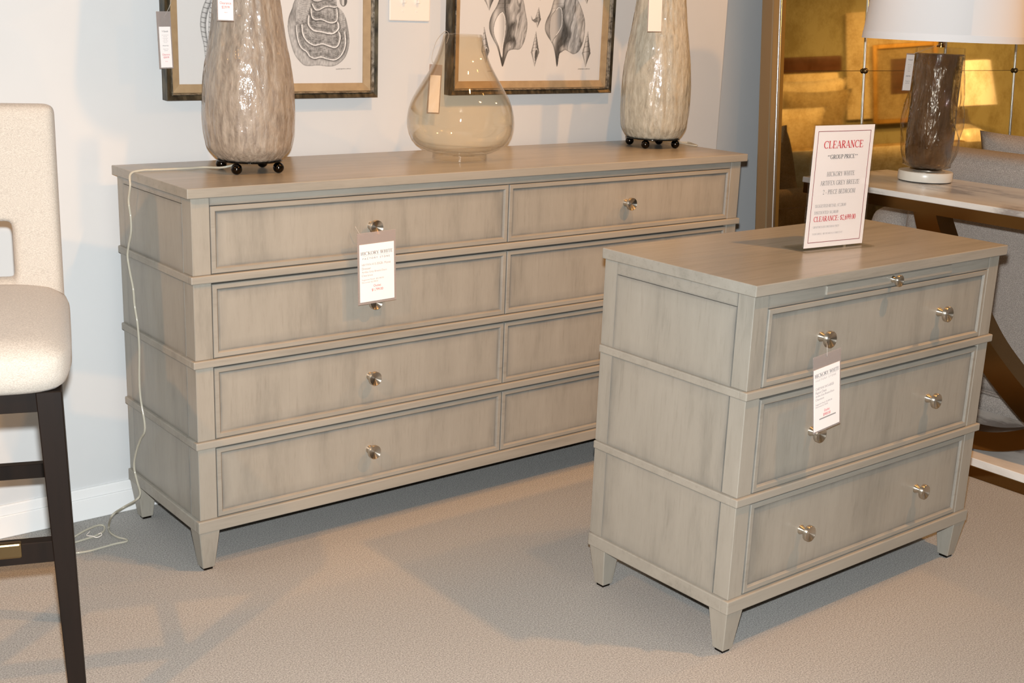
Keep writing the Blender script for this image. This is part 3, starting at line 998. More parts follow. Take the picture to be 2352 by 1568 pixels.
def draw_conchs(X, Y):
    V = np.full(X.shape, 0.84)
    A = lambda pts: [(1040 + a / 7.125, b / 7.125) for a, b in pts]
    B = lambda pts: [(1200 + a / 7.127, b / 7.127) for a, b in pts]
    for k, (cv, out, ap, dark, col) in enumerate((
        (A, [(800, -180), (740, 0), (690, 130), (620, 250), (580, 390), (590, 520), (640, 640), (700, 760), (750, 960), (775, 1070), (795, 1062), (830, 950), (880, 830), (960, 800), (1050, 800),
             (1110, 720), (1150, 600), (1180, 400), (1150, 200), (1110, 0), (1000, -200)],
         [(790, 200), (720, 260), (660, 400), (655, 560), (730, 760), (775, 930), (795, 740), (830, 520), (830, 300)],
         [(850, -60), (840, 150), (880, 430), (960, 380), (900, 560), (950, 650), (840, 720), (790, 1050), (785, 820), (830, 620), (860, 430), (815, 160), (820, -60)], 0.9),
        (B, [(520, -180), (470, 0), (420, 180), (350, 330), (328, 440), (340, 520), (380, 600), (460, 730), (500, 900), (525, 1082), (545, 1060), (570, 890), (610, 850), (670, 815), (740, 850), (810, 885),
             (900, 840), (970, 700), (1000, 500), (1000, 330), (950, 150), (880, 0), (760, -180)],
         [(545, 110), (490, 180), (430, 270), (410, 400), (412, 560), (440, 690), (480, 620), (560, 520), (612, 400), (615, 200), (590, 120)],
         [(625, 120), (640, 280), (700, 480), (705, 600), (640, 720), (570, 800), (545, 1040), (535, 760), (590, 600), (625, 430), (632, 280), (610, 150)], 0.72))):
        o = smooth_line(cv(out + out[:1]), 5)
        ins_ = inside(X, Y, o)
        d, _ = seg_dist(X, Y, o)
        cx = cv([(640, 0)])[0][0] if k == 0 else cv([(430, 0)])[0][0]
        flap = cv([(870, 0)])[0][0] if k == 0 else cv([(640, 0)])[0][0]
        st = vnoise(X * 0.28 + Y * 0.05, Y * 0.05, 11 + k)
        st2 = vnoise(X * 0.9 + Y * 0.2, Y * 0.16, 21 + k)
        sh = np.where(X < flap, 0.70 + 0.1 * np.sin((X - cx) * 0.3), 0.67 + 0.24 * (st - 0.5) + 0.14 * (st2 - 0.5))
        cur = np.sin((X - flap) * 0.24 + (Y * 0.035) + 3 * st) > 0.86
        sh = np.where((X > flap) & cur, sh - 0.16, sh)
        sh = sh - 0.2 * np.exp(-(d / 3.5) ** 2) * (X < flap) - 0.06 * np.exp(-(d / 2.0) ** 2)
        wl = (Y < 26) & (np.abs(np.sin(Y * 0.33 + X * 0.03)) < 0.1) & (X < flap)
        sh = np.where(wl, sh - 0.2, sh)
        dk = smooth_line(cv(dark + dark[:1]), 4)
        di = inside(X, Y, dk)
        dd, _ = seg_dist(X, Y, dk)
        sh = sh - 0.28 * np.exp(-(dd / 6.0) ** 2)
        sh = np.where(di, 0.24 + 0.12 * st2, sh)
        al = smooth_line(cv(ap + ap[:1]), 5)
        ai = inside(X, Y, al)
        ad, _ = seg_dist(X, Y, al)
        axx = (X - min(p[0] for p in al)) / (max(p[0] for p in al) - min(p[0] for p in al))
        sh = np.where(ai, col - 0.42 * np.clip(axx - 0.35, 0, 1) ** 1.2, sh)
        sh = np.where((ad < 0.9) & ~ai, 0.4, sh)
        sh = np.where((ad < 1.6) & ai & (axx > 0.5), 0.9, sh)
        sh = np.where(d < 0.75, 0.36, sh)
        V = np.where(ins_, np.clip(sh, 0.12, 0.92), V)
    a, b = A([(503, 445), (525, 1010)]); V = spindle(V, X, Y, a, b, 8.0, 0.68, 6)
    a, b = A([(1322, 510), (1297, 1085)]); V = spindle(V, X, Y, a, b, 8.6, 0.60, 11)
    a, b = A([(1365, 118), (1342, 452)]); V = spindle(V, X, Y, a, b, 6.2, 0.60, 8, False)
    wing = A([(1240, 255), (1270, 320), (1310, 300), (1350, 260), (1350, 360), (1300, 365), (1255, 330)])
    V = np.where(inside(X, Y, wing), 0.42 + 0.25 * (vnoise(X, Y, 7) - 0.3), V)
    a, b = B([(1055, 500), (1020, 1112)]); V = spindle(V, X, Y, a, b, 9.6, 0.62, 7, False)
    a, b = B([(1010, -260), (1030, 45)]); V = spindle(V, X, Y, a, b, 7, 0.6, 8, False)
    a, b = A([(570, -330), (583, 185)]); V = spindle(V, X, Y, a, b, 13, 0.58, 7, False)
    a, b = A([(1390, -330), (1385, 10)]); V = spindle(V, X, Y, a, b, 9, 0.6, 7, False)
    for x0, x1, yy in ((1325, 1354, 160), (1117, 1129, 161)):
        mk = (np.abs(Y - yy) < 0.9) & (X > x0) & (X < x1)
        V = np.where(mk, 0.84 - 0.34 * (vnoise(X * 1.4, Y, 2) > 0.35), V)
    return V


def picture(name, label, x0, x1, z0, z1, draw, corners):
    root = thing(name, label, 'picture', ((x0 + x1) / 2, WY, z0))
    w, h = (x1 - x0), (z1 - z0)
    yb, dep = -0.001, 0.033
    fw, lip, mat = 0.0125, 0.0045, 0.0215
    def moulding(nm, mt, o0, o1, y0, y1):
        """mitred rectangular ring between outlines o0 and o1, front depths y0 (outer) and y1 (inner)"""
        mb = MB()
        def rg(o, y):
            return [mb.bm.verts.new((sx * (w / 2 - o), y, zz)) for sx, zz in ((-1, o), (1, o), (1, h - o), (-1, h - o))]
        seq = [rg(o0, yb), rg(o0, y0 + 0.002), rg(o0 + 0.0015, y0), rg(o1, y1), rg(o1, yb)]
        for a, b in zip(seq, seq[1:]):
            for i in range(4):
                mb.bm.faces.new((a[i], a[(i + 1) % 4], b[(i + 1) % 4], b[i]))
        return mb.build(nm, mt, root)
    moulding('frame', 'frame_bronze', 0.0, fw, -dep, -dep + 0.004)
    moulding('lip', 'frame_silver', fw, fw + lip, -dep - 0.001, -dep + 0.006)
    moulding('gold_fillet', 'gold_mat', fw + lip, fw + lip + mat, -dep + 0.011, -dep + 0.016)
    ins = fw + lip + mat
    aff = affine_px(corners)
    nx = int((w - 2 * ins) / 0.0012)
    zs = list(np.arange(z0 + ins, min(z0 + 0.33, z1 - ins), 0.0012)) + list(np.linspace(min(z0 + 0.334, z1 - ins - 0.01), z1 - ins, 24))
    xs = np.linspace(x0 + ins, x1 - ins, nx)
    XX, ZZ = np.meshgrid(xs, np.array(zs))
    PX = XX * aff[0, 0] + ZZ * aff[1, 0] + aff[2, 0]
    PY = XX * aff[0, 1] + ZZ * aff[1, 1] + aff[2, 1]
    V = 0
    for ox, oy in ((-.36, -.36), (.36, -.36), (0, 0), (-.36, .36), (.36, .36)):
        V = V + draw(PX + ox, PY + oy) / 5
    ny = len(zs)
    co = np.stack([XX - (x0 + x1) / 2, np.full(XX.shape, -dep + 0.020), ZZ - z0], -1).reshape(-1, 3)
    idx = np.arange(nx * ny).reshape(ny, nx)
    fc = np.stack([idx[:-1, :-1], idx[:-1, 1:], idx[1:, 1:], idx[1:, :-1]], -1).reshape(-1, 4)
    me = bpy.data.meshes.new('print')
    me.from_pydata(co.tolist(), [], fc.tolist())
    ca = me.color_attributes.new('ink', 'FLOAT_COLOR', 'POINT')
    v = V.reshape(-1) ** 2.2
    ca.data.foreach_set('color', np.stack([v, v * 0.99, v * 0.975, np.ones_like(v)], -1).astype(np.float32).ravel())
    link('print', me, 'print', root)
    MB().box(-w / 2 + 0.008, w / 2 - 0.008, -0.011, -0.003, 0.008, h - 0.008).build('backing', 'wood_dark', root)
    me = bpy.data.meshes.new('glass_pane')
    g, yg = fw + lip * 0.5, -dep + 0.0085
    me.from_pydata([(-w / 2 + g, yg, g), (w / 2 - g, yg, g), (w / 2 - g, yg, h - g), (-w / 2 + g, yg, h - g)], [], [(0, 1, 2, 3)])
    link('glass_pane', me, 'pane', root)
    return root


yp = WY - 0.013
cor = lambda ps: [(q, ony(q[0], q[1], yp)) for q in ps]
picture('framed_print', 'framed print of a large oyster shell and ringed shells behind the taupe lamp', 0.153, 0.764, 1.064, 1.86,
        draw_oyster, cor([(420, 0), (840, 0), (840, 190), (430, 200), (640, 100)]))
picture('framed_print', 'framed print of two big winged conch shells and small spindle shells', 1.010, 1.642, 1.066, 1.86,
        draw_conchs, cor([(1060, 0), (1390, 0), (1390, 185), (1080, 190), (1230, 100)]))

# ================================================================== switch plate
pA, pB = ony(892, 47, WY), ony(985, 50, WY)
sw = thing('switch_plate', 'white two-gang light switch plate on the wall between the framed prints', 'switch', ((pA.x + pB.x) / 2, WY, pA.z))
wp = (pB.x - pA.x)
MB().box(-wp / 2, wp / 2, -0.006, -0.0005, 0, 0.118, 0.003, 2).build('plate', 'plate_white', sw)
for sx in (-0.023, 0.023):
    MB().box(sx - 0.0055, sx + 0.0055, -0.0072, -0.004, 0.0455, 0.0725).build('slot', 'plate_white', sw)
    t_ = MB().box(sx - 0.004, sx + 0.004, -0.017, -0.004, 0.048, 0.058, 0.001).build('toggle', 'plate_white', sw)
    for zz in (0.0275, 0.0905):
        MB().lathe([(0.0, 0.0034), (0.0012, 0.003)], 12, (sx, -0.0058, zz), '-y').build('screw', 'plate_white', sw)


# ================================================================== bark-glazed lamps
def bark_lamp(label, cx, cy, prof, mat, seed, balls, group):
    root = thing('table_lamp', label, 'lamp', (cx, cy, DH), group=group)
    P = sorted(prof)
    # extend upwards to a rounded shoulder and neck above the photo's edge
    zt, rt = P[-1]
    P += [(zt + 0.06, rt * 0.93), (zt + 0.10, rt * 0.80), (zt + 0.125, rt * 0.55), (zt + 0.135, rt * 0.30)]
    zz = np.array([p[0] for p in P]); rr = np.array([p[1] for p in P])
    rows = 110
    Z = np.linspace(zz[0], zz[-1], rows)
    Rr = np.interp(Z, zz, rr)
    for _ in range(3):
        Rr[1:-1] = (Rr[:-2] + 2 * Rr[1:-1] + Rr[2:]) / 4
    def fn(a, z, r):
        c, s_ = math.cos(a), math.sin(a)
        v = noise.noise(Vector((c * 5.5 + seed, s_ * 5.5, z * 5.0))) * 0.0030
        v += noise.noise(Vector((c * 13 + seed, s_ * 13, z * 9.0))) * 0.0026
        v += abs(noise.noise(Vector((c * 22, s_ * 22 + seed, z * 16)))) * 0.0012
        k = min(1.0, max(0.0, (z - 0.02) / 0.04))
        return r + v * (0.4 + 0.6 * k)
    MB().lathe(list(zip(Z, Rr)), 120, fn=fn).build('body', mat, root, True)
    MB().lathe([(0.0250, P[0][1] * 0.94), (0.0262, P[0][1] * 1.06), (0.0285, P[0][1] * 1.06), (0.0295, P[0][1] * 0.98)], 48).build('base_plate', 'black_chrome', root, True, angle=40)
    for a in balls:
        b = MB().ball((0.074 * math.cos(R(a)), 0.074 * math.sin(R(a)), 0.0132), 0.0132, 12).build('ball_foot', 'black_chrome', root, True)
    zs = P[-1][0]
    MB().lathe([(zs - 0.004, 0.030), (zs + 0.010, 0.030), (zs + 0.014, 0.012), (zs + 0.09, 0.009)], 24).build('neck', 'nickel', root, True, angle=40)
    sh = MB()
    zb = zs + 0.045
    pr_ = [(zb, 0.165), (zb + 0.25, 0.135), (zb + 0.25, 0.133), (zb, 0.163), (zb, 0.165)]
    sh.lathe(pr_, 64, cap=False).build('shade', 'ivory_shade', root, True, angle=40)
    return root


p1 = [(0.0300, 0.0735), (0.036, 0.080), (0.0547, 0.0965), (0.0962, 0.1045), (0.1476, 0.1075), (0.1986, 0.1050), (0.2592, 0.0975), (0.3191, 0.0865), (0.3981, 0.0755)]
lamp_a = bark_lamp('taupe bark-textured table lamp on black ball feet at the left end of the dresser', .257, .214, p1, 'lamp_taupe', 2.0,
                   (-141, -51, 39, 129), 'bark-textured table lamps on the dresser')
p2 = [(0.0300, 0.0800), (0.036, 0.086), (0.0625, 0.100), (0.116, 0.1058), (0.1824, 0.1045), (0.2481, 0.1008), (0.3133, 0.093), (0.3779, 0.0815), (0.442, 0.074)]
lamp_b = bark_lamp('pale sand bark-textured table lamp on black ball feet at the right end of the dresser', 1.66, .262, p2, 'lamp_sand', 7.0,
                   (-151, -61, 29, 119), 'bark-textured table lamps on the dresser')

# ================================================================== glass vase
vo = [(0.0005, .0745), (.017, .0745), (.0185, .078), (.022, .090), (.0291, .1045), (.0400, .1205), (.0527, .1315), (.070, .1395), (.0878, .1435), (.103, .1446), (.117, .1438), (.1317, .1412), (.146, .1370),
      (.1633, .1297), (.1806, .1200), (.2036, .1062), (.2265, .0918), (.2436, .0820), (.2607, .0735), (.2777, .0665), (.2947, .0610), (.3117, .0555), (.330, .0515)]
vi = [(z, r - 0.0028) for z, r in vo if z > 0.03]
prof = vo + [(.3308, .0500)] + vi[::-1] + [(.0265, .085), (.0225, .060), (.0215, .0005)]
va = tag(MB().lathe(prof, 96, cap=False).build('glass_vase', 'vase_glass', None, True, angle=70),
         'clear smoky glass teardrop vase with open neck standing between the bark-textured lamps', 'vase')
# open foot ring is hollow underneath
bm = bmesh.new(); bm.from_mesh(va.data)
bv = sorted([v for v in bm.verts if abs(v.co.z - 0.0005) < 1e-5], key=lambda v: math.atan2(v.co.y, v.co.x))
prev = bv
for z, r in ((0.0005, .0715), (.0150, .0715), (.0165, .060), (.0170, .0005)):
    ring = [bm.verts.new((r * math.cos(math.atan2(v.co.y, v.co.x)), r * math.sin(math.atan2(v.co.y, v.co.x)), z)) for v in bv]
    for i in range(len(bv)):
        bm.faces.new((prev[i], ring[i], ring[(i + 1) % len(bv)], prev[(i + 1) % len(bv)]))
    prev = ring
bm.faces.new(prev)
top = [v for v in bm.verts if abs(v.co.z - 0.0215) < 1e-5 and v.co.xy.length < 0.001]
bmesh.ops.remove_doubles(bm, verts=top + prev, dist=0.0012)
bmesh.ops.recalc_face_normals(bm, faces=bm.faces)
bm.to_mesh(va.data); bm.free()
va.location = (.889, .223, DH)

# ================================================================== lamp cords
def cord(name, label, pts, r=0.0027):
    return tag(MB().tube(pts, r, 8, 6).build(name, 'cord', None, True), label, 'cord')


zt = DH + 0.0035
pts = [(.235, .235, zt + .012), (.20, .245, zt + .004)]
pts += [onz(x, y, zt) for x, y in ((470, 384), (430, 386.5), (385, 388.5), (350, 390))]
e = onz(327, 391, zt)
pts += [e, Vector((-0.006, e.y + 0.004, DH - 0.004))]
for x, y in ((299, 428), (295.5, 462), (300, 498), (301, 532), (295, 566), (293, 590), (298, 622), (306, 664), (309, 700), (316, 745), (320, 800), (320, 868), (323, 915), (333, 983), (322, 1010), (312, 1040), (308, 1072), (315, 1105)):
    pts.append(onx(x, y, -0.012))
pts += [onx(322, 1133, -0.016), onx(312, 1148, -0.03), ony(283, 1165, 0.36), ony(258, 1183, 0.30)]
pts += [onz(x, y, 0.0045) for x, y in ((250, 1208), (253, 1222), (270, 1233), (289, 1238), (290, 1243), (262, 1249), (230, 1258), (200, 1266), (165, 1270), (120, 1268), (98, 1266))]
cord('lamp_cord', 'clear lamp cord draped over the left end of the dresser down to the carpet', pts)
pts = [onz(x, y, z) for x, y, z in ((-30, 1275, .004), (10, 1256, .004), (40, 1240, .006), (68, 1237, .008), (100, 1242, .006), (135, 1243, .006), (165, 1235, .01), (195, 1218, .014), (225, 1206, .012), (239, 1208, .008),
                                    (238, 1219, .006), (222, 1229, .005), (195, 1238, .004), (165, 1247, .004), (130, 1257, .004))]
cord('lamp_cord', 'loop of clear cord lying on the carpet behind the bar stool leg', pts)
tag(MB().tube([onz(x, y, z) for x, y, z in ((207, 1220, .012), (199, 1229, .012), (212, 1231, .014), (222, 1234, .012), (233, 1229, .014), (232, 1224, .016), (226, 1226, .016))], 0.0013, 6, 5)
    .build('twist_tie', 'plate_white', None, True), 'white twist tie around the cord loop on the carpet', 'tie')
pts = [(1.70, .315, zt + .012), (1.735, .325, zt + .004)] + [onz(x, y, zt) for x, y in ((1572, 327), (1582, 327.5), (1590, 330), (1594, 334))] + [(1.80, .42, zt), (1.815, .445, DH - 0.05), (1.815, .45, .5), (1.82, .45, .1)]
cord('lamp_cord', 'short clear cord curling behind the sand lamp off the right end of the dresser', pts)

# ================================================================== price tags
def tag_plane(o, TL, TR, BL):
    """orient an empty so that local x runs TL->TR, local -z down, -y towards the viewer"""
    X = (TR - TL).normalized()
    Zd = (TL - BL); Zd = (Zd - X * Zd.dot(X)).normalized()
    Yd = Zd.cross(X)
    mm = Matrix((X, Yd, Zd)).transposed().to_4x4()
    mm.translation = (TL + TR) / 2
    o.rotation_euler = mm.to_euler()
    o.location = mm.translation


def price_tag(label, TL, TR, BL, card, lines, rules=(), loop=None, group='hanging price tags', blank=False):
    """plastic sleeve hanging at TL-TR, card inset (left, right, top, bottom in metres), printed lines"""
    root = thing('price_tag', label, 'price tag', group=group)
    tag_plane(root, TL, TR, BL)
    w = (TR - TL).length; h = (TL - BL).length
    MB().box(-w / 2, w / 2, -0.0008, -0.0004, -h, 0).build('sleeve_front', 'sleeve', root)
    MB().box(-w / 2, w / 2, 0.0006, 0.0010, -h, 0).build('sleeve_back', 'sleeve', root)
    l, r, t, b = card
    c = MB().box(-w / 2 + l, w / 2 - r, -0.0014, 0.0002, -h + b, -t).build('card', 'paper_white', root)
    cw, ch = w - l - r, h - t - b
    x0 = (l - r) / 2
    for ln in lines:
        txt, kind, mt, fx, fz, fh, fw_, al = ln
        fn = serif_text if kind == 'serif' else sans_text
        xx = x0 + (fx - 0.5) * cw
        o = fn('lettering', txt, mt, c, xx, -t - fz * ch, fh * ch, fw_ * cw if fw_ else None, al)
        if o:
            o.location.y = -0.0017
    for mt, a, b2, z0, z1 in rules:
        o = rule('rule', mt, c, x0 + (a - 0.5) * cw, x0 + (b2 - 0.5) * cw, -t - z1 * ch, -t - z0 * ch)
        o.location.y = -0.0017
    if loop:
        inv = root.matrix_basis.inverted() if False else Matrix.LocRotScale(root.location, root.rotation_euler, None).inverted()
        MB().tube([inv @ Vector(p) for p in loop], 0.0006, 6, 5).build('thread', 'thread', root, True)
    return root


yt = -0.018
TL, TR, BL = ony(820, 537, yt), ony(908, 526, yt), ony(826, 701, yt)
kz = (.7185 + .8705) / 2
LT = [('HICKORY WHITE', 'serif', 'black_ink', .5, .155, .055, .93, 'c'), ('F A C T O R Y   S T O R E', 'sans', 'black_ink', .48, .245, .032, .78, 'c'),
      ('HKYWH 415-30GB- Monet', 'sans', 'pale_ink', .06, .35, .042, .84, 'l'), ('Dresser', 'sans', 'pale_ink', .06, .415, .042, .26, 'l'),
      ('Artifex Grey Breeze-Disco', 'sans', 'pale_ink', .06, .475, .034, .72, 'l'), ('Clearance', 'sans', 'pale_ink', .05, .535, .034, .32, 'l'),
      ('Suggested Retail: $4,348.00', 'sans', 'pale_ink', .05, .61, .025, .64, 'l'), ('Discounted: $2,598.00', 'sans', 'pale_ink', .05, .655, .025, .47, 'l'),
      ('Outlet:', 'sans', 'red_ink', .5, .73, .042, .22, 'c'), ('$1,799.00', 'sans', 'red_ink', .5, .80, .045, .33, 'c')]
price_tag('white price tag in clear sleeve hanging from the upper left dresser knob', TL, TR, BL, (.005, .0055, .028, .006), LT, [('pale_ink', .08, .88, .20, .203)],
          loop=[(.478, -.001, kz - .009), (.470, -.008, kz - .02), ((TL + TR) / 2 - Vector((0, 0, .006))), (.462, -.006, kz - .014), (.44, .0, kz - .018), (.425, .004, kz + .004)])
ca, sa = math.cos(0.0063), math.sin(0.0063)


def chest_pt(x, y, z):
    return Vector((0.7374 + x * ca - y * sa, -0.9762 + x * sa + y * ca, z))


TL, TR, BL = ony(1868, 822, -1.006), ony(1931, 798, -1.006), ony(1858.5, 1001, -1.012)
LT = [('HICKORY WHITE', 'serif', 'black_ink', .5, .10, .055, .95, 'c'), ('F A C T O R Y   S T O R E', 'sans', 'pale_ink', .46, .18, .032, .78, 'c'),
      ('CHEYWH 5415-60GB', 'sans', 'pale_ink', .06, .315, .042, .70, 'l'), ('Papion Chest', 'sans', 'pale_ink', .06, .375, .042, .42, 'l'),
      ('Artifex Grey Breeze-Disco', 'sans', 'pale_ink', .06, .43, .034, .72, 'l'), ('Clearance', 'sans', 'pale_ink', .06, .485, .034, .32, 'l'),
      ('Suggested Retail: $2,890.00', 'sans', 'pale_ink', .06, .565, .025, .64, 'l'), ('Discounted: $1,750.00', 'sans', 'pale_ink', .06, .605, .025, .47, 'l'),
      ('Outlet:', 'sans', 'red_ink', .5, .70, .042, .22, 'c'), ('$900.00', 'sans', 'red_ink', .5, .765, .045, .28, 'c')]
kz = (.5925 + .756) / 2
price_tag('white price tag in clear sleeve hanging from the upper left knob of the chest', TL, TR, BL, (.001, .0045, .028, .004), LT,
          [('pale_ink', .06, .92, .138, .141), ('pale_ink', .2, .85, .81, .83)],
          loop=[chest_pt(.2405, .0, kz - .008), (TL + TR) / 2 + Vector((-.004, -.001, .016)), (TL + TR) / 2 - Vector((0, .001, .008))])
# tag on the oyster picture frame
yf = WY - 0.040
TL, TR, BL = ony(358.5, 26, yf), ony(391, 26, yf), ony(367, 158, yf)
LS = [('V Gooth', 'sans', 'black_ink', .5, .11, .045, .55, 'c')] + [(t_, 'sans', 'pale_ink', .5, z_, .018, w_, 'c') for t_, z_, w_ in
      (('Art Shell Print', .205, .6), ('Size 24', .24, .3), ('Framed Shell', .28, .42), ('Item 24', .315, .3), ('Oyster Shell', .35, .44), ('Wall Art', .39, .32))] + \
     [('PRINTED', 'sans', 'black_ink', .5, .465, .026, .52, 'c'), ('Regular Price', 'sans', 'pale_ink', .5, .545, .02, .46, 'c'), ('$539.99', 'sans', 'pale_ink', .5, .585, .02, .3, 'c'),
      ('Clearance', 'sans', 'red_ink', .5, .68, .045, .66, 'c'), ('$269.99', 'sans', 'red_ink', .5, .75, .045, .48, 'c'), ('As Is', 'sans', 'red_ink', .5, .85, .022, .2, 'c')]
price_tag('narrow white price tag in clear sleeve on the left edge of the oyster print frame', TL, TR, BL, (.004, .003, .036, .003), LS,
          loop=[(TL + TR) / 2 - Vector((-.002, 0, .012)), ony(391, 10, yf), ony(396, -30, yf)])
# tag on the taupe lamp, hung from above the frame of view
TL, TR, BL = Vector((.205, .118, 1.425)), Vector((.246, .096, 1.425)), Vector((.205, .110, 1.425))
bl, br_ = ony(501, 47.5, 0.098), ony(539.5, 49, 0.098)
up = Vector((0.0, 0.004, 0.165))
LS2 = [(t_.replace('269', '239').replace('539', '479'), k_, m_, x_, z_, h_, w_, a_) for t_, k_, m_, x_, z_, h_, w_, a_ in LS]
LS2 = [('Regular Price', 'sans', 'pale_ink', .5, .50, .02, .46, 'c'), ('$479.99', 'sans', 'pale_ink', .5, .66, .02, .3, 'c'),
       ('Clearance:', 'sans', 'red_ink', .5, .735, .04, .78, 'c'), ('$239.99', 'sans', 'red_ink', .5, .80, .04, .52, 'c'), ('As Is', 'sans', 'red_ink', .5, .88, .02, .2, 'c')]
price_tag('white price tag with red print hanging in front of the taupe lamp', bl + up, br_ + up, bl, (.002, .002, .025, .002), LS2,
          loop=[(bl + br_) / 2 + up - Vector((0, 0, .006)), (.24, .17, DH + .56), (.257, .214, DH + .565)])
bl, br_ = ony(1486, 73, 0.150), ony(1518, 73.5, 0.150)
up = Vector((0.0, 0.006, 0.175))
price_tag('blank white price tag hanging in front of the sand lamp', bl + up, br_ + up, bl, (.0015, .0015, .025, .0015), [],
          loop=[(bl + br_) / 2 + up - Vector((0, 0, .006)), (1.64, .21, DH + .595), (1.66, .262, DH + .60)])
# sleeve hanging off the conch picture frame behind the vase
TL, TR, BL = ony(987, 147, WY - 0.03), ony(1016, 149, WY - 0.03), ony(949, 252, WY - 0.03)
price_tag('tilted clear-sleeved price tag hanging off the conch print frame behind the glass vase', TL, TR, BL, (.004, .004, .03, .003), [],
          loop=[(TL + TR) / 2 - Vector((0, 0, .008)), ony(992, 135, WY - .03), ony(1002, 95, WY - .03), ony(1022, 72, WY - .036), ony(1031, 80, WY - .036), ony(1025, 100, WY - .034)])

# ================================================================== clearance sign on the chest
p0, p1_ = onz(1842, 577, CH), onz(1980, 563, CH)
sg = thing('sign_holder', 'clear acrylic stand with a red and black clearance price sheet on the low chest', 'sign')
sdir = (p1_ - p0).normalized()
sg.location = (p0 + p1_) / 2 + Vector((0, 0, 0.0))
sg.rotation_euler = (0, 0, math.atan2(sdir.y, sdir.x))
SW_, SH_ = (p1_ - p0).length, 0.283
MB().box(-SW_ / 2 - .012, SW_ / 2 + .012, -0.028, 0.055, 0.0003, 0.0033, 0.0008).build('foot', 'acrylic', sg)
pn = MB().box(-SW_ / 2, SW_ / 2, 0.0, 0.0025, 0.0033, SH_, 0.0004).build('back_panel', 'acrylic', sg)
fp = MB().box(-SW_ / 2 + .001, SW_ / 2 - .001, -0.0042, -0.0022, 0.0036, SH_ - .001).build('front_panel', 'pane', sg)
ins_p = MB().box(-SW_ / 2 + .003, SW_ / 2 - .003, -0.0014, -0.0006, 0.006, SH_ - .003).build('price_sheet', 'paper_white', sg)
pw_, ph_ = SW_ - .006, SH_ - .009
LN = [('CLEARANCE', 'red_ink', .5, .155, .060, .66, 'c', 1.25), ('**GROUP PRICE**', 'black_ink', .5, .255, .034, .51, 'c', 1.2), ('HICKORY WHITE', 'black_ink', .5, .395, .037, .47, 'c', .8),
      ('ARTIFEX GREY BREEZE', 'black_ink', .5, .468, .037, .66, 'c', .8), ('2 - PIECE BEDROOM', 'black_ink', .5, .542, .037, .55, 'c', .8), ('SUGGESTED RETAIL: $7,238.00', 'pale_ink', .12, .655, .024, .52, 'l', 1.1),
      ('DISCOUNTED: $4,348.00', 'pale_ink', .12, .71, .024, .40, 'l', 1.1), ('CLEARANCE: $2,699.00', 'red_ink', .12, .763, .042, .71, 'l', 1.35),
      ('GROUP INCLUDES DRESSER & CHEST', 'pale_ink', .12, .83, .016, .44, 'l', 1.0), ('FLOOR SAMPLES - MUST BE SOLD AS A COMPLETE SET', 'pale_ink', .12, .887, .014, .51, 'l', 1.0)]
for txt, mt, fx, fz, fh, fw_, al, bo in LN:
    o = serif_text('lettering', txt, mt, ins_p, (fx - .5) * pw_, SH_ - .003 - fz * ph_, fh * ph_, fw_ * pw_, al, 0.06, bo)
    o.location.y = -0.0017
bd = MB()
for a, b, c_, d_ in ((.055, .945, .045, .0495), (.055, .945, .955, .9595), (.055, .062, .045, .9595), (.938, .945, .045, .9595)):
    z1, z0 = SH_ - .003 - c_ * ph_, SH_ - .003 - d_ * ph_
    bd.box((a - .5) * pw_, (b - .5) * pw_, -0.0017, -0.0015, z0, z1)
bd.build('border_rule', 'dark_red_ink', ins_p)

# ================================================================== leaning mirror
LEAN = math.atan(0.073)
MX0, MX1 = 2.530, 4.66
MZ0, MZ1 = 0.075, 2.10
mir = thing('leaning_mirror', 'large champagne-framed antiqued mirror in panes leaning on the wall right of the dresser', 'mirror',
            (0, 0.52 - 1.13 * 0.073, 0), rot=(-LEAN, 0, 0))
hh = 2.12
fr_ = 0.052
# frame bars: champagne outer face, inner gold slope
for nm, b in (('frame_side', (MX0 - fr_ - .005, MX0 - .018, -0.024, 0.030, 0.0, hh)), ('frame_side', (MX1 + .018, MX1 + fr_ + .005, -0.024, 0.030, 0.0, hh)),
              ('frame_rail', (MX0 - .018, MX1 + .018, -0.024, 0.030, 0.0, MZ0 - .018)), ('frame_rail', (MX0 - .018, MX1 + .018, -0.024, 0.030, MZ1 + .018, hh))):
    MB().box(*b, 0.004, 2).build(nm, 'champagne', mir)
for x in (MX0 - 0.016, MX1 + 0.016):
    MB().tube([(0, 0, 0.03), (0, 0, hh - .03)], 0.0095, 24, 1).build('bead', 'bead', mir, True).location = (x, -0.020, 0)
g = MB()
for xa, xb in ((MX0 - .010, MX0 + .030), (MX1 - .030, MX1 + .010)):
    g.box(xa, xb, -0.012, 0.020, MZ0 - .01, MZ1 + .01, 0.003)
for za, zb_ in ((MZ0 - .01, MZ0 + .030), (MZ1 - .030, MZ1 + .01)):
    g.box(MX0 + .030, MX1 - .030, -0.012, 0.020, za, zb_, 0.003)
g.build('gold_inner_frame', 'gold_inner', mir)
XS = [MX0, 3.052, 3.598, 4.143, MX1]
ZS = [MZ0, 0.622, 1.131, 1.640, MZ1]
for i in range(4):
    for j in range(4):
        MB().box(XS[i] + .001, XS[i + 1] - .001, -0.003, 0.003, ZS[j] + .001, ZS[j + 1] - .001).build('mirror_pane', 'mirror', mir)
MB().box(MX0 - .01, MX1 + .01, 0.0032, 0.022, MZ0 - .01, MZ1 + .01).build('backing', 'walnut', mir)
for x in XS[1:-1]:
    MB().tube([(0, 0, MZ0 + .03), (0, 0, MZ1 - .03)], 0.0055, 16, 1).build('divider_strip', 'bead', mir, True).location = (x, -0.0035, 0)
    for z in ZS[1:-1]:
        MB().ball((x, -0.008, z), 0.0115, 10).build('rosette', 'brass', mir, True)

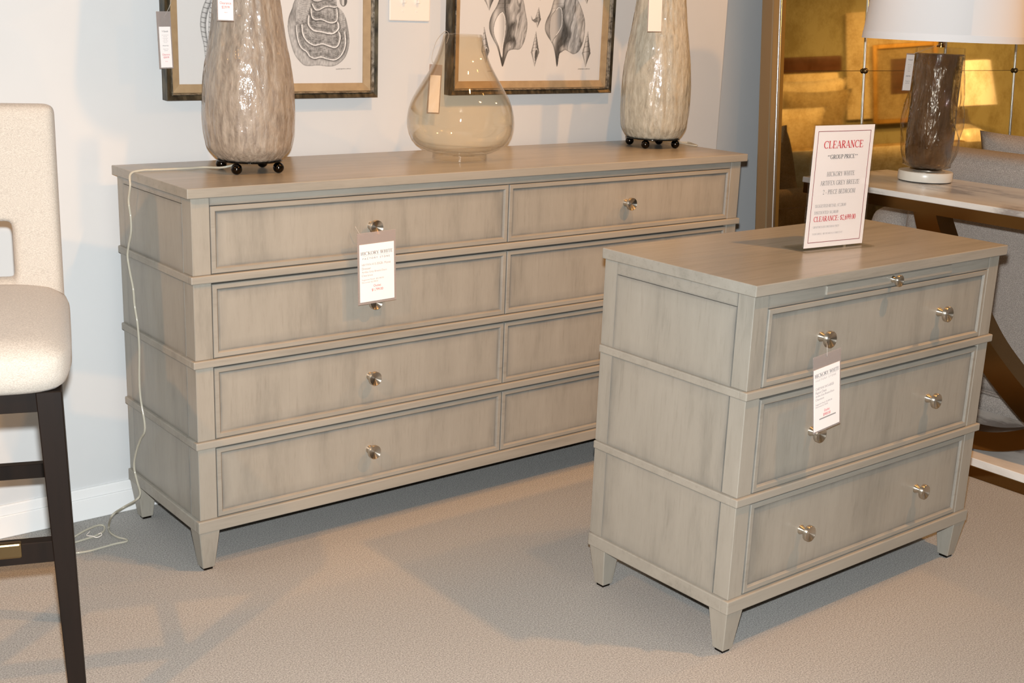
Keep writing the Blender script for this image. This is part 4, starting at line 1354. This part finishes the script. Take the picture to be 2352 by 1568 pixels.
# ================================================================== marble console behind the sofa
TX0, TX1, TY0, TY1, TZ = 2.190, 2.655, -1.765, 0.085, 0.815
con = thing('console_table', 'white marble topped console table with curved polished bronze legs behind the sofa', 'table', (0, 0, 0))
MB().box(TX0, TX1, TY0, TY1, TZ - 0.018, TZ, 0.0015).build('marble_top', 'marble', con)
ap = MB()
ap.box(TX0 + .004, TX0 + .022, TY0 + .004, TY1 - .004, TZ - .053, TZ - .0182)
ap.box(TX1 - .022, TX1 - .004, TY0 + .004, TY1 - .004, TZ - .053, TZ - .0182)
ap.box(TX0 + .022, TX1 - .022, TY1 - .022, TY1 - .004, TZ - .053, TZ - .0182)
ap.box(TX0 + .022, TX1 - .022, TY0 + .004, TY0 + .022, TZ - .053, TZ - .0182)
ap.build('apron', 'bronze', con)
PL0, PL1 = -1.46, -0.22
pl = MB().box(TX0, TX1, PL0, PL1, 0.0, 0.035, 0.001).build('plinth_frame', 'bronze', con)
MB().box(TX0 + .001, TX1 - .001, PL0 + .001, PL1 - .001, 0.0352, 0.060, 0.001).build('plinth_marble', 'marble', con)


def arc_leg(x0, x1, pts, th):
    """flat bar swept along a curve in the y-z plane"""
    P = smooth_line(pts, 8)
    mb = MB()
    rings = []
    for i, p in enumerate(P):
        q0, q1 = P[max(i - 1, 0)], P[min(i + 1, len(P) - 1)]
        d = (q1 - q0) / np.linalg.norm(q1 - q0)
        n = np.array([-d[1], d[0]]) * th / 2
        a, b = p + n, p - n
        rings.append([mb.bm.verts.new((x, y, min(z, TZ - .02))) for x, (y, z) in ((x0, a), (x1, a), (x1, b), (x0, b))])
    for a, b in zip(rings, rings[1:]):
        for i in range(4):
            mb.bm.faces.new((a[i], a[(i + 1) % 4], b[(i + 1) % 4], b[i]))
    mb.bm.faces.new(rings[0][::-1]); mb.bm.faces.new(rings[-1])
    return mb.build('curved_leg', 'bronze', con)


ptsA = [(-.330, .795), (-.345, .765), (-.371, .704), (-.440, .585), (-.540, .450), (-.620, .357), (-.755, .247), (-.90, .16), (-1.02, .115), (-1.16, .1005)]
yc = -0.84
for xa in (TX0 + .055,):
    arc_leg(xa, xa + .085, ptsA, 0.075)
for xa in (TX0 + .058,):
    arc_leg(xa, xa + .079, [(2 * yc - y, z - (.011 if z < .3 else 0)) for y, z in ptsA], 0.058)

# ---- smoky glass lamp on the console
LX, LY = 2.514, -0.160
gl = thing('table_lamp', 'lumpy clear and brown glass lamp with white drum shade and marble base on the console', 'lamp', (LX, LY, TZ))
MB().lathe([(0.0, .083), (.003, .084)], 48).build('felt', 'wood_dark', gl)
MB().lathe([(.003, .0855), (.005, .0868), (.030, .0868), (.033, .0850)], 64).build('marble_base', 'marble_disc', gl, True, angle=40)
MB().lathe([(.033, .020), (.0365, .052), (.038, .052), (.0385, .02)], 48).build('collar', 'nickel', gl, True, angle=40)
core = [(.040, .040), (.050, .056), (.0613, .0650), (.085, .071), (.1043, .0730), (.1612, .0755), (.21, .0742), (.2458, .0730), (.3017, .0735), (.3572, .0740), (.4095, .0738)]
MB().lathe(core, 64, fn=lambda a, z, r: r * (1 + 0.012 * math.sin(5 * a + 9 * z))).build('brown_core', 'brown_core', gl, True)
outer = [(.0395, .045), (.048, .066), (.060, .076), (.0757, .0838), (.095, .0905), (.1186, .0960), (.14, .0975), (.1612, .0970), (.19, .0962), (.2177, .0945), (.245, .0930), (.2738, .0905), (.30, .0880), (.3295, .0850), (.35, .0830), (.371, .0810), (.39, .0790), (.4097, .0775)]


def lump(a, z, r):
    c, s_ = math.cos(a), math.sin(a)
    k = math.sin(PI * min(1, max(0, (z - .045) / .33)))
    v = 0.0085 * math.cos(6 * a + 7 * noise.noise(Vector((c, s_, z * 5)))) + 0.0045 * noise.noise(Vector((c * 3.2, s_ * 3.2, z * 22)))
    return max(r + (v - 0.004) * k, 0.0768 if z > .05 else r)


zz = np.linspace(.0395, .4097, 90)
ro = np.interp(zz, [p[0] for p in outer], [p[1] for p in outer])
ri = np.interp(zz, [p[0] for p in core], [p[1] for p in core]) + 0.0009
mb = MB()
mb.lathe(list(zip(zz, ro)), 96, fn=lump, cap=False)
mb.lathe(list(zip(zz, ri)), 96, fn=lambda a, z, r: r * (1 + 0.012 * math.sin(5 * a + 9 * z)), cap=False)
bm = mb.bm
bm.verts.ensure_lookup_table()
n_ = 96
for k in (0, 89):
    for i in range(n_):
        j = (i + 1) % n_
        bm.faces.new((bm.verts[k * n_ + i], bm.verts[k * n_ + j], bm.verts[90 * n_ + k * n_ + j], bm.verts[90 * n_ + k * n_ + i]))
mb.build('lumpy_glass', 'clear_glass', gl, True)
MB().lathe([(.4105, .0745), (.412, .0765), (.428, .0765), (.4295, .0745)], 64).build('acrylic_disc', 'acrylic', gl, True, angle=40)
MB().lathe([(.430, .013), (.436, .013), (.438, .009), (.50, .009), (.502, .014), (.56, .014)], 24).build('socket_neck', 'bronze', gl, True, angle=40)
shp = [(.4515, .2480), (.4535, .2490), (.4540, .2485), (.78, .2150), (.78, .2130), (.4540, .2465), (.4515, .2465), (.4515, .2480)]
sd_ = MB().lathe(shp, 96, cap=False).build('shade', 'ivory_shade', gl, True, angle=40)
MB().lathe([(.4505, .2486), (.4505, .2494), (.4720, .2476), (.4720, .2466)], 96, cap=False).build('shade_trim', 'ivory_shade', sd_, True, angle=40)
sp = MB()
for k in range(3):
    a = k * 2 * PI / 3 + .4
    sp.tube([(0, 0, .555), (.214 * math.cos(a) * .9, .214 * math.sin(a) * .9, .74), (.217 * math.cos(a), .217 * math.sin(a), .76)], .002, 6, 1)
sp.build('shade_spider', 'nickel', gl)
# its tag
d0 = (Vector((LX, LY, 0)) - Vector((CAM[0], CAM[1], 0))).normalized()
side = Vector((d0.y, -d0.x, 0))
pl_y = LY - 0.085
TL, TR, BL = ony(2083, 122, pl_y), ony(2101, 123, pl_y), ony(2068.5, 208, pl_y)
LS3 = [('V Gooth', 'sans', 'black_ink', .5, .14, .04, .6, 'c')] + [(t_, 'sans', 'pale_ink', .5, z_, .022, w_, 'c') for t_, z_, w_ in (('Glass Lamp', .28, .5), ('Item 30', .34, .36), ('Brown', .40, .3), ('Shade', .46, .3))] + \
      [('PRINTED', 'sans', 'black_ink', .5, .60, .035, .6, 'c'), ('Regular', 'sans', 'pale_ink', .5, .74, .03, .62, 'c'), ('$279.99', 'sans', 'pale_ink', .5, .80, .03, .5, 'c')]
price_tag('small white price tag hanging at the left of the brown glass lamp', TL, TR, BL, (.001, .001, .004, .002), LS3,
          loop=[(TL + TR) / 2 - Vector((0, 0, .004)), (LX - .03, LY - .05, TZ + .455), (LX - .008, LY - .008, TZ + .47)])

# ================================================================== sofa
SX, SY1, SY0 = 2.692, 0.185, -2.05
sofa = thing('sofa', 'grey tweed sofa seen from behind across the console table', 'sofa', (0, 0, 0))


def rbox(nm, mat, par, b, bev, seg=4):
    return MB().box(*b, bev, seg).build(nm, mat, par, True, angle=60)


rbox('back', 'tweed', sofa, (SX, SX + .24, SY0 + .16, SY1 - .155, .105, .90), .045)
rbox('base', 'tweed', sofa, (SX + .006, SX + .92, SY0 + .02, SY1 - .02, .028, .115), .012)
rbox('seat', 'tweed', sofa, (SX + .2, SX + .90, SY0 + .16, SY1 - .155, .11, .45), .05)
for a, b in ((SY1 - .15, SY1), (SY0, SY0 + .15)):
    rbox('arm', 'tweed', sofa, (SX + .003, SX + .93, a, b, .112, .672), .06, 6)
MB().tube([(SX + .004, SY0 + .03, .108), (SX + .004, SY1 - .03, .108)], .006, 8, 1).build('piping', 'tweed', sofa, True)
for fx in (SX + .06, SX + .84):
    for fy in (SY0 + .1, SY1 - .1):
        MB().box(fx - .03, fx + .03, fy - .03, fy + .03, 0, .03).build('foot', 'espresso', sofa)
for k, (yc_, zc, rz_, lb) in enumerate(((-.44, .710, .12, 'grey tweed pillow standing in front, its peak highest above the sofa back'),
                                        (-.20, .705, -.05, 'grey tweed pillow half hidden behind the nearer pillow on the sofa'))):
    tp = thing('throw_pillow', lb, 'pillow', (SX + .36 + .19 * k, yc_, zc - .26), group='throw pillows on the grey sofa')
    cushion('cover', 'tweed', tp, .50, .50, .17, (0, 0, .26), (R(16 if k == 0 else -14), R(80), rz_), n=16)

# ================================================================== bar stool
ANG = -20
st = thing('bar_stool', 'cream upholstered bar stool with dark espresso legs and brass foot plate', 'stool', (-.5625, -.192, 0), R(ANG))
# seat: rounded crown cushion
sb = bmesh.new(); sb.verts.layers.float.new('glaze')
n = 24
HW, HD = .222, .262
gr = {}
zlo, zhi = .662, .748


def seat_xy(u, v):
    # superellipse-ish outline, slightly narrower at the back
    k = 1 - .05 * (v + 1) / 2
    s_ = (abs(u) ** 7 + abs(v) ** 7) ** (1 / 7.0) if (u or v) else 1
    mx = max(abs(u), abs(v))
    f_ = mx / s_ if s_ else 1
    return u * HW * k * f_ ** .9, v * HD * f_ ** .9


for lay in range(2):
    for i in range(n + 1):
        for j in range(n + 1):
            u, v = 2 * i / n - 1, 2 * j / n - 1
            x, y = seat_xy(u, v)
            e_ = max(abs(u), abs(v))
            if lay == 0:
                z = zhi + .012 * (1 - u * u) * (1 - v * v) - .020 * max(0, (e_ - .8) / .2) ** 2
                gr[(0, i, j)] = sb.verts.new((x, y, z))
            elif e_ > .999:
                for q, (zz_, sc) in enumerate(((.718, 1.016), (.69, 1.012), (.672, .985), (.664, .95))):
                    gr[(q + 1, i, j)] = sb.verts.new((x * sc, y * sc, zz_))
for i in range(n):
    for j in range(n):
        sb.faces.new([gr[(0, i, j)], gr[(0, i + 1, j)], gr[(0, i + 1, j + 1)], gr[(0, i, j + 1)]])
edge = [(i, 0) for i in range(n)] + [(n, j) for j in range(n)] + [(i, n) for i in range(n, 0, -1)] + [(0, j) for j in range(n, 0, -1)]
for q in range(4):
    for a, b in zip(edge, edge[1:] + edge[:1]):
        sb.faces.new([gr[(q, *a)], gr[(q + 1, *a)], gr[(q + 1, *b)], gr[(q, *b)]])
sb.faces.new([gr[(4, *a)] for a in edge])
bmesh.ops.recalc_face_normals(sb, faces=sb.faces)
me = bpy.data.meshes.new('seat'); sb.to_mesh(me); sb.free()
link('seat', me, 'cream_fabric', st, True)
me.set_sharp_from_angle(angle=R(70))
# backrest with an opening above the seat
bk = bmesh.new(); bk.verts.layers.float.new('glaze')
xs = [-.205, -.19, -.17, -.135, -.112, -.10, -.05, 0, .05, .10, .112, .135, .17, .19, .205]
zs_ = [.64, .70, .757, .775, .80, .84, .868, .885, .91, .95, 1.0, 1.04, 1.07, 1.088, 1.10]
V_ = {}
for s_ in (0, 1):
    for i, x in enumerate(xs):
        for j, z in enumerate(zs_):
            e1 = max(0, (abs(x) - .185) / .02)
            e2 = max(0, (z - 1.078) / .022)
            rr_ = .012 * min(1, (e1 ** 2 + e2 ** 2) ** .5) ** 2
            yy = .232 + .030 * (z - .64) / .46
            flare = 1 + .0 * z
            xx = x * flare
            if e1 > .9 and e2 > .9:
                xx *= .975; z_ = z - .006
            else:
                z_ = z
            V_[(s_, i, j)] = bk.verts.new((xx, yy + rr_ if s_ == 0 else yy + .062 - rr_, z_))
hole = lambda i, j: (-.111 < (xs[i] + xs[i + 1]) / 2 < .111) and .757 < (zs_[j] + zs_[j + 1]) / 2 < .87
NI, NJ = len(xs) - 1, len(zs_) - 1
for i in range(NI):
    for j in range(NJ):
        if hole(i, j):
            continue
        bk.faces.new([V_[(0, i, j)], V_[(0, i + 1, j)], V_[(0, i + 1, j + 1)], V_[(0, i, j + 1)]])
        bk.faces.new([V_[(1, i, j)], V_[(1, i, j + 1)], V_[(1, i + 1, j + 1)], V_[(1, i + 1, j)]])
        for (di, dj, a, b) in ((-1, 0, (i, j), (i, j + 1)), (1, 0, (i + 1, j), (i + 1, j + 1)), (0, -1, (i, j), (i + 1, j)), (0, 1, (i, j + 1), (i + 1, j + 1))):
            ii, jj = i + di, j + dj
            if not (0 <= ii < NI and 0 <= jj < NJ) or hole(ii, jj):
                bk.faces.new([V_[(0, *a)], V_[(0, *b)], V_[(1, *b)], V_[(1, *a)]])
bmesh.ops.recalc_face_normals(bk, faces=bk.faces)
me = bpy.data.meshes.new('backrest'); bk.to_mesh(me); bk.free()
o = link('backrest', me, 'cream_fabric', st, True)
md = o.modifiers.new('subdivision', 'SUBSURF'); md.levels = md.render_levels = 2
# legs
LEGS = {}
for sx in (-1, 1):
    for sy, y in ((-1, -.222), (1, .215)):
        top_w, bot_w = .021, .014
        xt, xb = (sx * .184, sx * .205) if sy < 0 else (sx * .170, sx * .178)
        yt_, yb_ = y, y + sy * .018
        sq = lambda cx, cy, h_, z: [(cx - h_, cy - h_, z), (cx + h_, cy - h_, z), (cx + h_, cy + h_, z), (cx - h_, cy + h_, z)]
        mb = MB().hexa(sq(xb, yb_, bot_w, 0), sq(xt, yt_, top_w, .664))
        bmesh.ops.bevel(mb.bm, geom=list(mb.bm.edges), offset=.0015, segments=1, affect='EDGES')
        mb.build('leg', 'espresso', st)
ap = MB()
ap.box(-.17, .17, -.238, -.212, .628, .664, .001); ap.box(-.165, .165, .205, .228, .628, .664, .001)
for sx in (-1, 1):
    q = lambda y_, xx_: [(sx * xx_ - .012, y_, .628), (sx * xx_ + .012, y_, .628), (sx * xx_ + .012, y_, .6635), (sx * xx_ - .012, y_, .6635)]
    ap.hexa(q(-.212, .184), q(.206, .170))
ap.build('seat_apron', 'espresso', st)
MB().box(-.165, .165, .214, .234, .338, .369, .001).build('stretcher', 'espresso', st)
for sx in (-1, 1):
    q = lambda y_, xx_: [(sx * xx_ - .010, y_, .30), (sx * xx_ + .010, y_, .30), (sx * xx_ + .010, y_, .327), (sx * xx_ - .010, y_, .327)]
    MB().hexa(q(-.216, .195), q(.212, .172)).build('stretcher', 'espresso', st)
fr2 = MB().box(-.182, .182, -.243, -.218, .353, .392, .0015).build('footrest', 'espresso', st)
MB().box(-.125, .125, -.2455, -.2295, .366, .3945, .004, 2).build('foot_plate', 'brass', fr2)

# ================================================================== things seen only in the mirror
brot = bed_rot - R(BT)
bl_at = Vector((math.cos(brot), math.sin(brot), 0)); bf_at = Vector((-math.sin(brot), math.cos(brot), 0))
bo = Vector((7.28, -2.785, 0)) - bl_at * .88
bed = thing('bed', 'upholstered bed with pale headboard and dark wood top rail reflected in the mirror', 'bed', bo, brot)
rbox('headboard', 'bed_linen', bed, (-.88, .86, -.10, .02, .12, 1.40), .03)
rbox('headboard_rail', 'walnut', bed, (-.90, .88, -.13, .03, 1.395, 1.52), .015)
MB().box(-.86, .86, .0, 2.02, .12, .34, .02).build('bed_frame', 'walnut', bed)
rbox('mattress', 'bed_linen', bed, (-.83, .83, .02, 2.02, .34, .72), .07)
rbox('duvet', 'bed_linen', bed, (-.90, .92, .55, 2.08, .42, .80), .08)
rbox('throw', 'fur_throw', bed, (-.93, .95, 1.15, 1.75, .38, .815), .08)
for xx in (-.8, .8):
    for yy in (.1, 1.95):
        MB().box(xx - .04, xx + .04, yy - .04, yy + .04, 0, .13).build('leg', 'walnut', bed)
k = 0
for x, y, z, s_, tilt, mt, lb in ((-.42, .20, 1.02, .66, 74, 'bed_linen', 'large pale bed pillow against the headboard, left in the mirror'), (.42, .20, 1.02, .66, 74, 'bed_linen', 'large pale bed pillow against the headboard, right in the mirror'),
                                  (-.36, .46, 1.0, .56, 66, 'pillow_linen', 'tan square bed pillow in the middle row, left in the mirror'), (.38, .46, .99, .54, 66, 'pillow_linen', 'tan square bed pillow in the middle row, right in the mirror'),
                                  (.10, .74, .93, .40, 60, 'bed_linen', 'small front bed pillow seen in the mirror')):
    tp = thing('bed_pillow', lb, 'pillow', (0, 0, 0), 0, 'pillows on the reflected bed')
    tp.location = bo + bl_at * x + bf_at * y + Vector((0, 0, z - .2))
    tp.rotation_euler = (0, 0, brot)
    cushion('cover', mt, tp, s_ * 1.1, s_, .2, (0, 0, .2), (R(tilt) + PI, 0, R(5 * (k % 3 - 1))), n=14)
    k += 1


def far(u, v, z=0.0):
    return Vector((bx, by, 0)) + lat * u + frn * v + Vector((0, 0, z))


art = thing('canvas', 'pale canvas leaning on the far partition wall, reflected in the mirror', 'picture', far(1.25, -.215 - .8, 1.02), bed_rot)
MB().box(-.32, .42, 0, .04, 0, .92, .004).build('stretcher', 'bed_linen', art)
art2 = thing('framed_print', 'gold framed print hung over the pale canvas, reflected in the mirror', 'picture', far(1.42, -.17 - .8, 1.0), bed_rot)
MB().box(-.24, .24, 0, .02, .0, .62).build('print', 'pillow_linen', art2)
f4 = MB()
for b in ((-.27, -.23), (.23, .27)):
    f4.box(b[0], b[1], 0, .04, -.03, .65, .004)
for b in ((-.03, .01), (.61, .65)):
    f4.box(-.23, .23, 0, .04, b[0], b[1], .004)
f4.build('frame', 'gold_inner', art2)
MB().box(-.12, .14, .02, .022, .22, .52).build('picture_field', 'walnut', art2)
ns = thing('nightstand', 'dark wooden nightstand beside the reflected bed', 'nightstand', far(1.75, .15), bed_rot)
MB().box(-.32, .32, -.2, .25, .56, .60, .004).build('top', 'walnut', ns)
MB().box(-.30, .30, -.19, .235, .12, .56).build('body', 'walnut', ns)
for z_ in (.15, .36):
    MB().box(-.28, .28, .235, .25, z_, z_ + .185, .003).build('drawer', 'walnut', ns)
for xx in (-.28, .28):
    for yy in (-.17, .21):
        MB().box(xx - .02, xx + .02, yy - .02, yy + .02, 0, .12).build('leg', 'walnut', ns)
bl_ = thing('table_lamp', 'cream jug-shaped lamp with wide shade on the nightstand, reflected in the mirror', 'lamp', far(1.75, .15, .60), bed_rot)
MB().lathe([(0, .09), (.02, .10), (.05, .17), (.15, .19), (.26, .17), (.33, .07), (.40, .045), (.44, .045)], 40).build('body', 'marble_disc', bl_, True)
MB().lathe([(.46, .26), (.80, .21), (.80, .207), (.46, .257)], 48, cap=False).build('shade', 'ivory_shade', bl_, True, angle=40)
MB().lathe([(.44, .012), (.62, .012)], 12).build('stem', 'brass', bl_)
sbd = thing('sideboard', 'long tan sideboard against the far partition wall, reflected in the mirror', 'sideboard', far(3.25, -.0), bed_rot)
MB().box(-.95, .95, -.2, .22, .82, .86, .004).build('top', 'marble_disc', sbd)
MB().box(-.92, .92, -.19, .2, .10, .82).build('body', 'pillow_linen', sbd)
for i in range(4):
    MB().box(-.90 + i * .455, -.90 + i * .455 + .435, .2, .215, .13, .80, .004).build('door', 'pillow_linen', sbd)
for xx in (-.88, .88):
    for yy in (-.16, .17):
        MB().box(xx - .02, xx + .02, yy - .02, yy + .02, 0, .10).build('leg', 'walnut', sbd)
for u, h_, lb in ((2.72, .36, 'taller turned candlestick on the reflected sideboard'), (2.95, .29, 'shorter turned candlestick on the reflected sideboard')):
    cs = tag(MB().lathe([(0, .06), (.015, .062), (.03, .03), (.08, .022), (h_ * .5, .03), (h_ * .6, .018), (h_ - .04, .02), (h_ - .02, .055), (h_, .055)], 24).build('candlestick', 'walnut', None, True, angle=45),
             lb, 'candlestick', 'candlesticks on the sideboard')
    cs.location = far(u, .02, .86)
vs2 = thing('plant_pot', 'dark leafy plant in a pot on the reflected sideboard', 'plant', far(3.75, .0, .86), bed_rot)
MB().lathe([(0, .06), (.02, .075), (.14, .095), (.15, .09), (.14, .08), (.13, .001)], 24).build('pot', 'walnut', vs2, True)
M['leaf'] = plain('dark_leaf', (40, 44, 26), 0.5)
lf = bmesh.new(); lf.verts.layers.float.new('glaze')
random.seed(4)
for k in range(46):
    a, e_, l_ = random.uniform(0, 2 * PI), random.uniform(.2, 1.4), random.uniform(.18, .36)
    d = Vector((math.cos(a) * math.cos(e_), math.sin(a) * math.cos(e_), math.sin(e_)))
    s_ = d.orthogonal().normalized() * .03
    b0 = Vector((0, 0, .13))
    q = [lf.verts.new(b0), lf.verts.new(b0 + d * l_ * .5 + s_), lf.verts.new(b0 + d * l_ + Vector((0, 0, -.04))), lf.verts.new(b0 + d * l_ * .5 - s_)]
    lf.faces.new(q)
me = bpy.data.meshes.new('foliage'); lf.to_mesh(me); lf.free()
link('foliage', me, 'leaf', vs2)['kind'] = 'stuff'
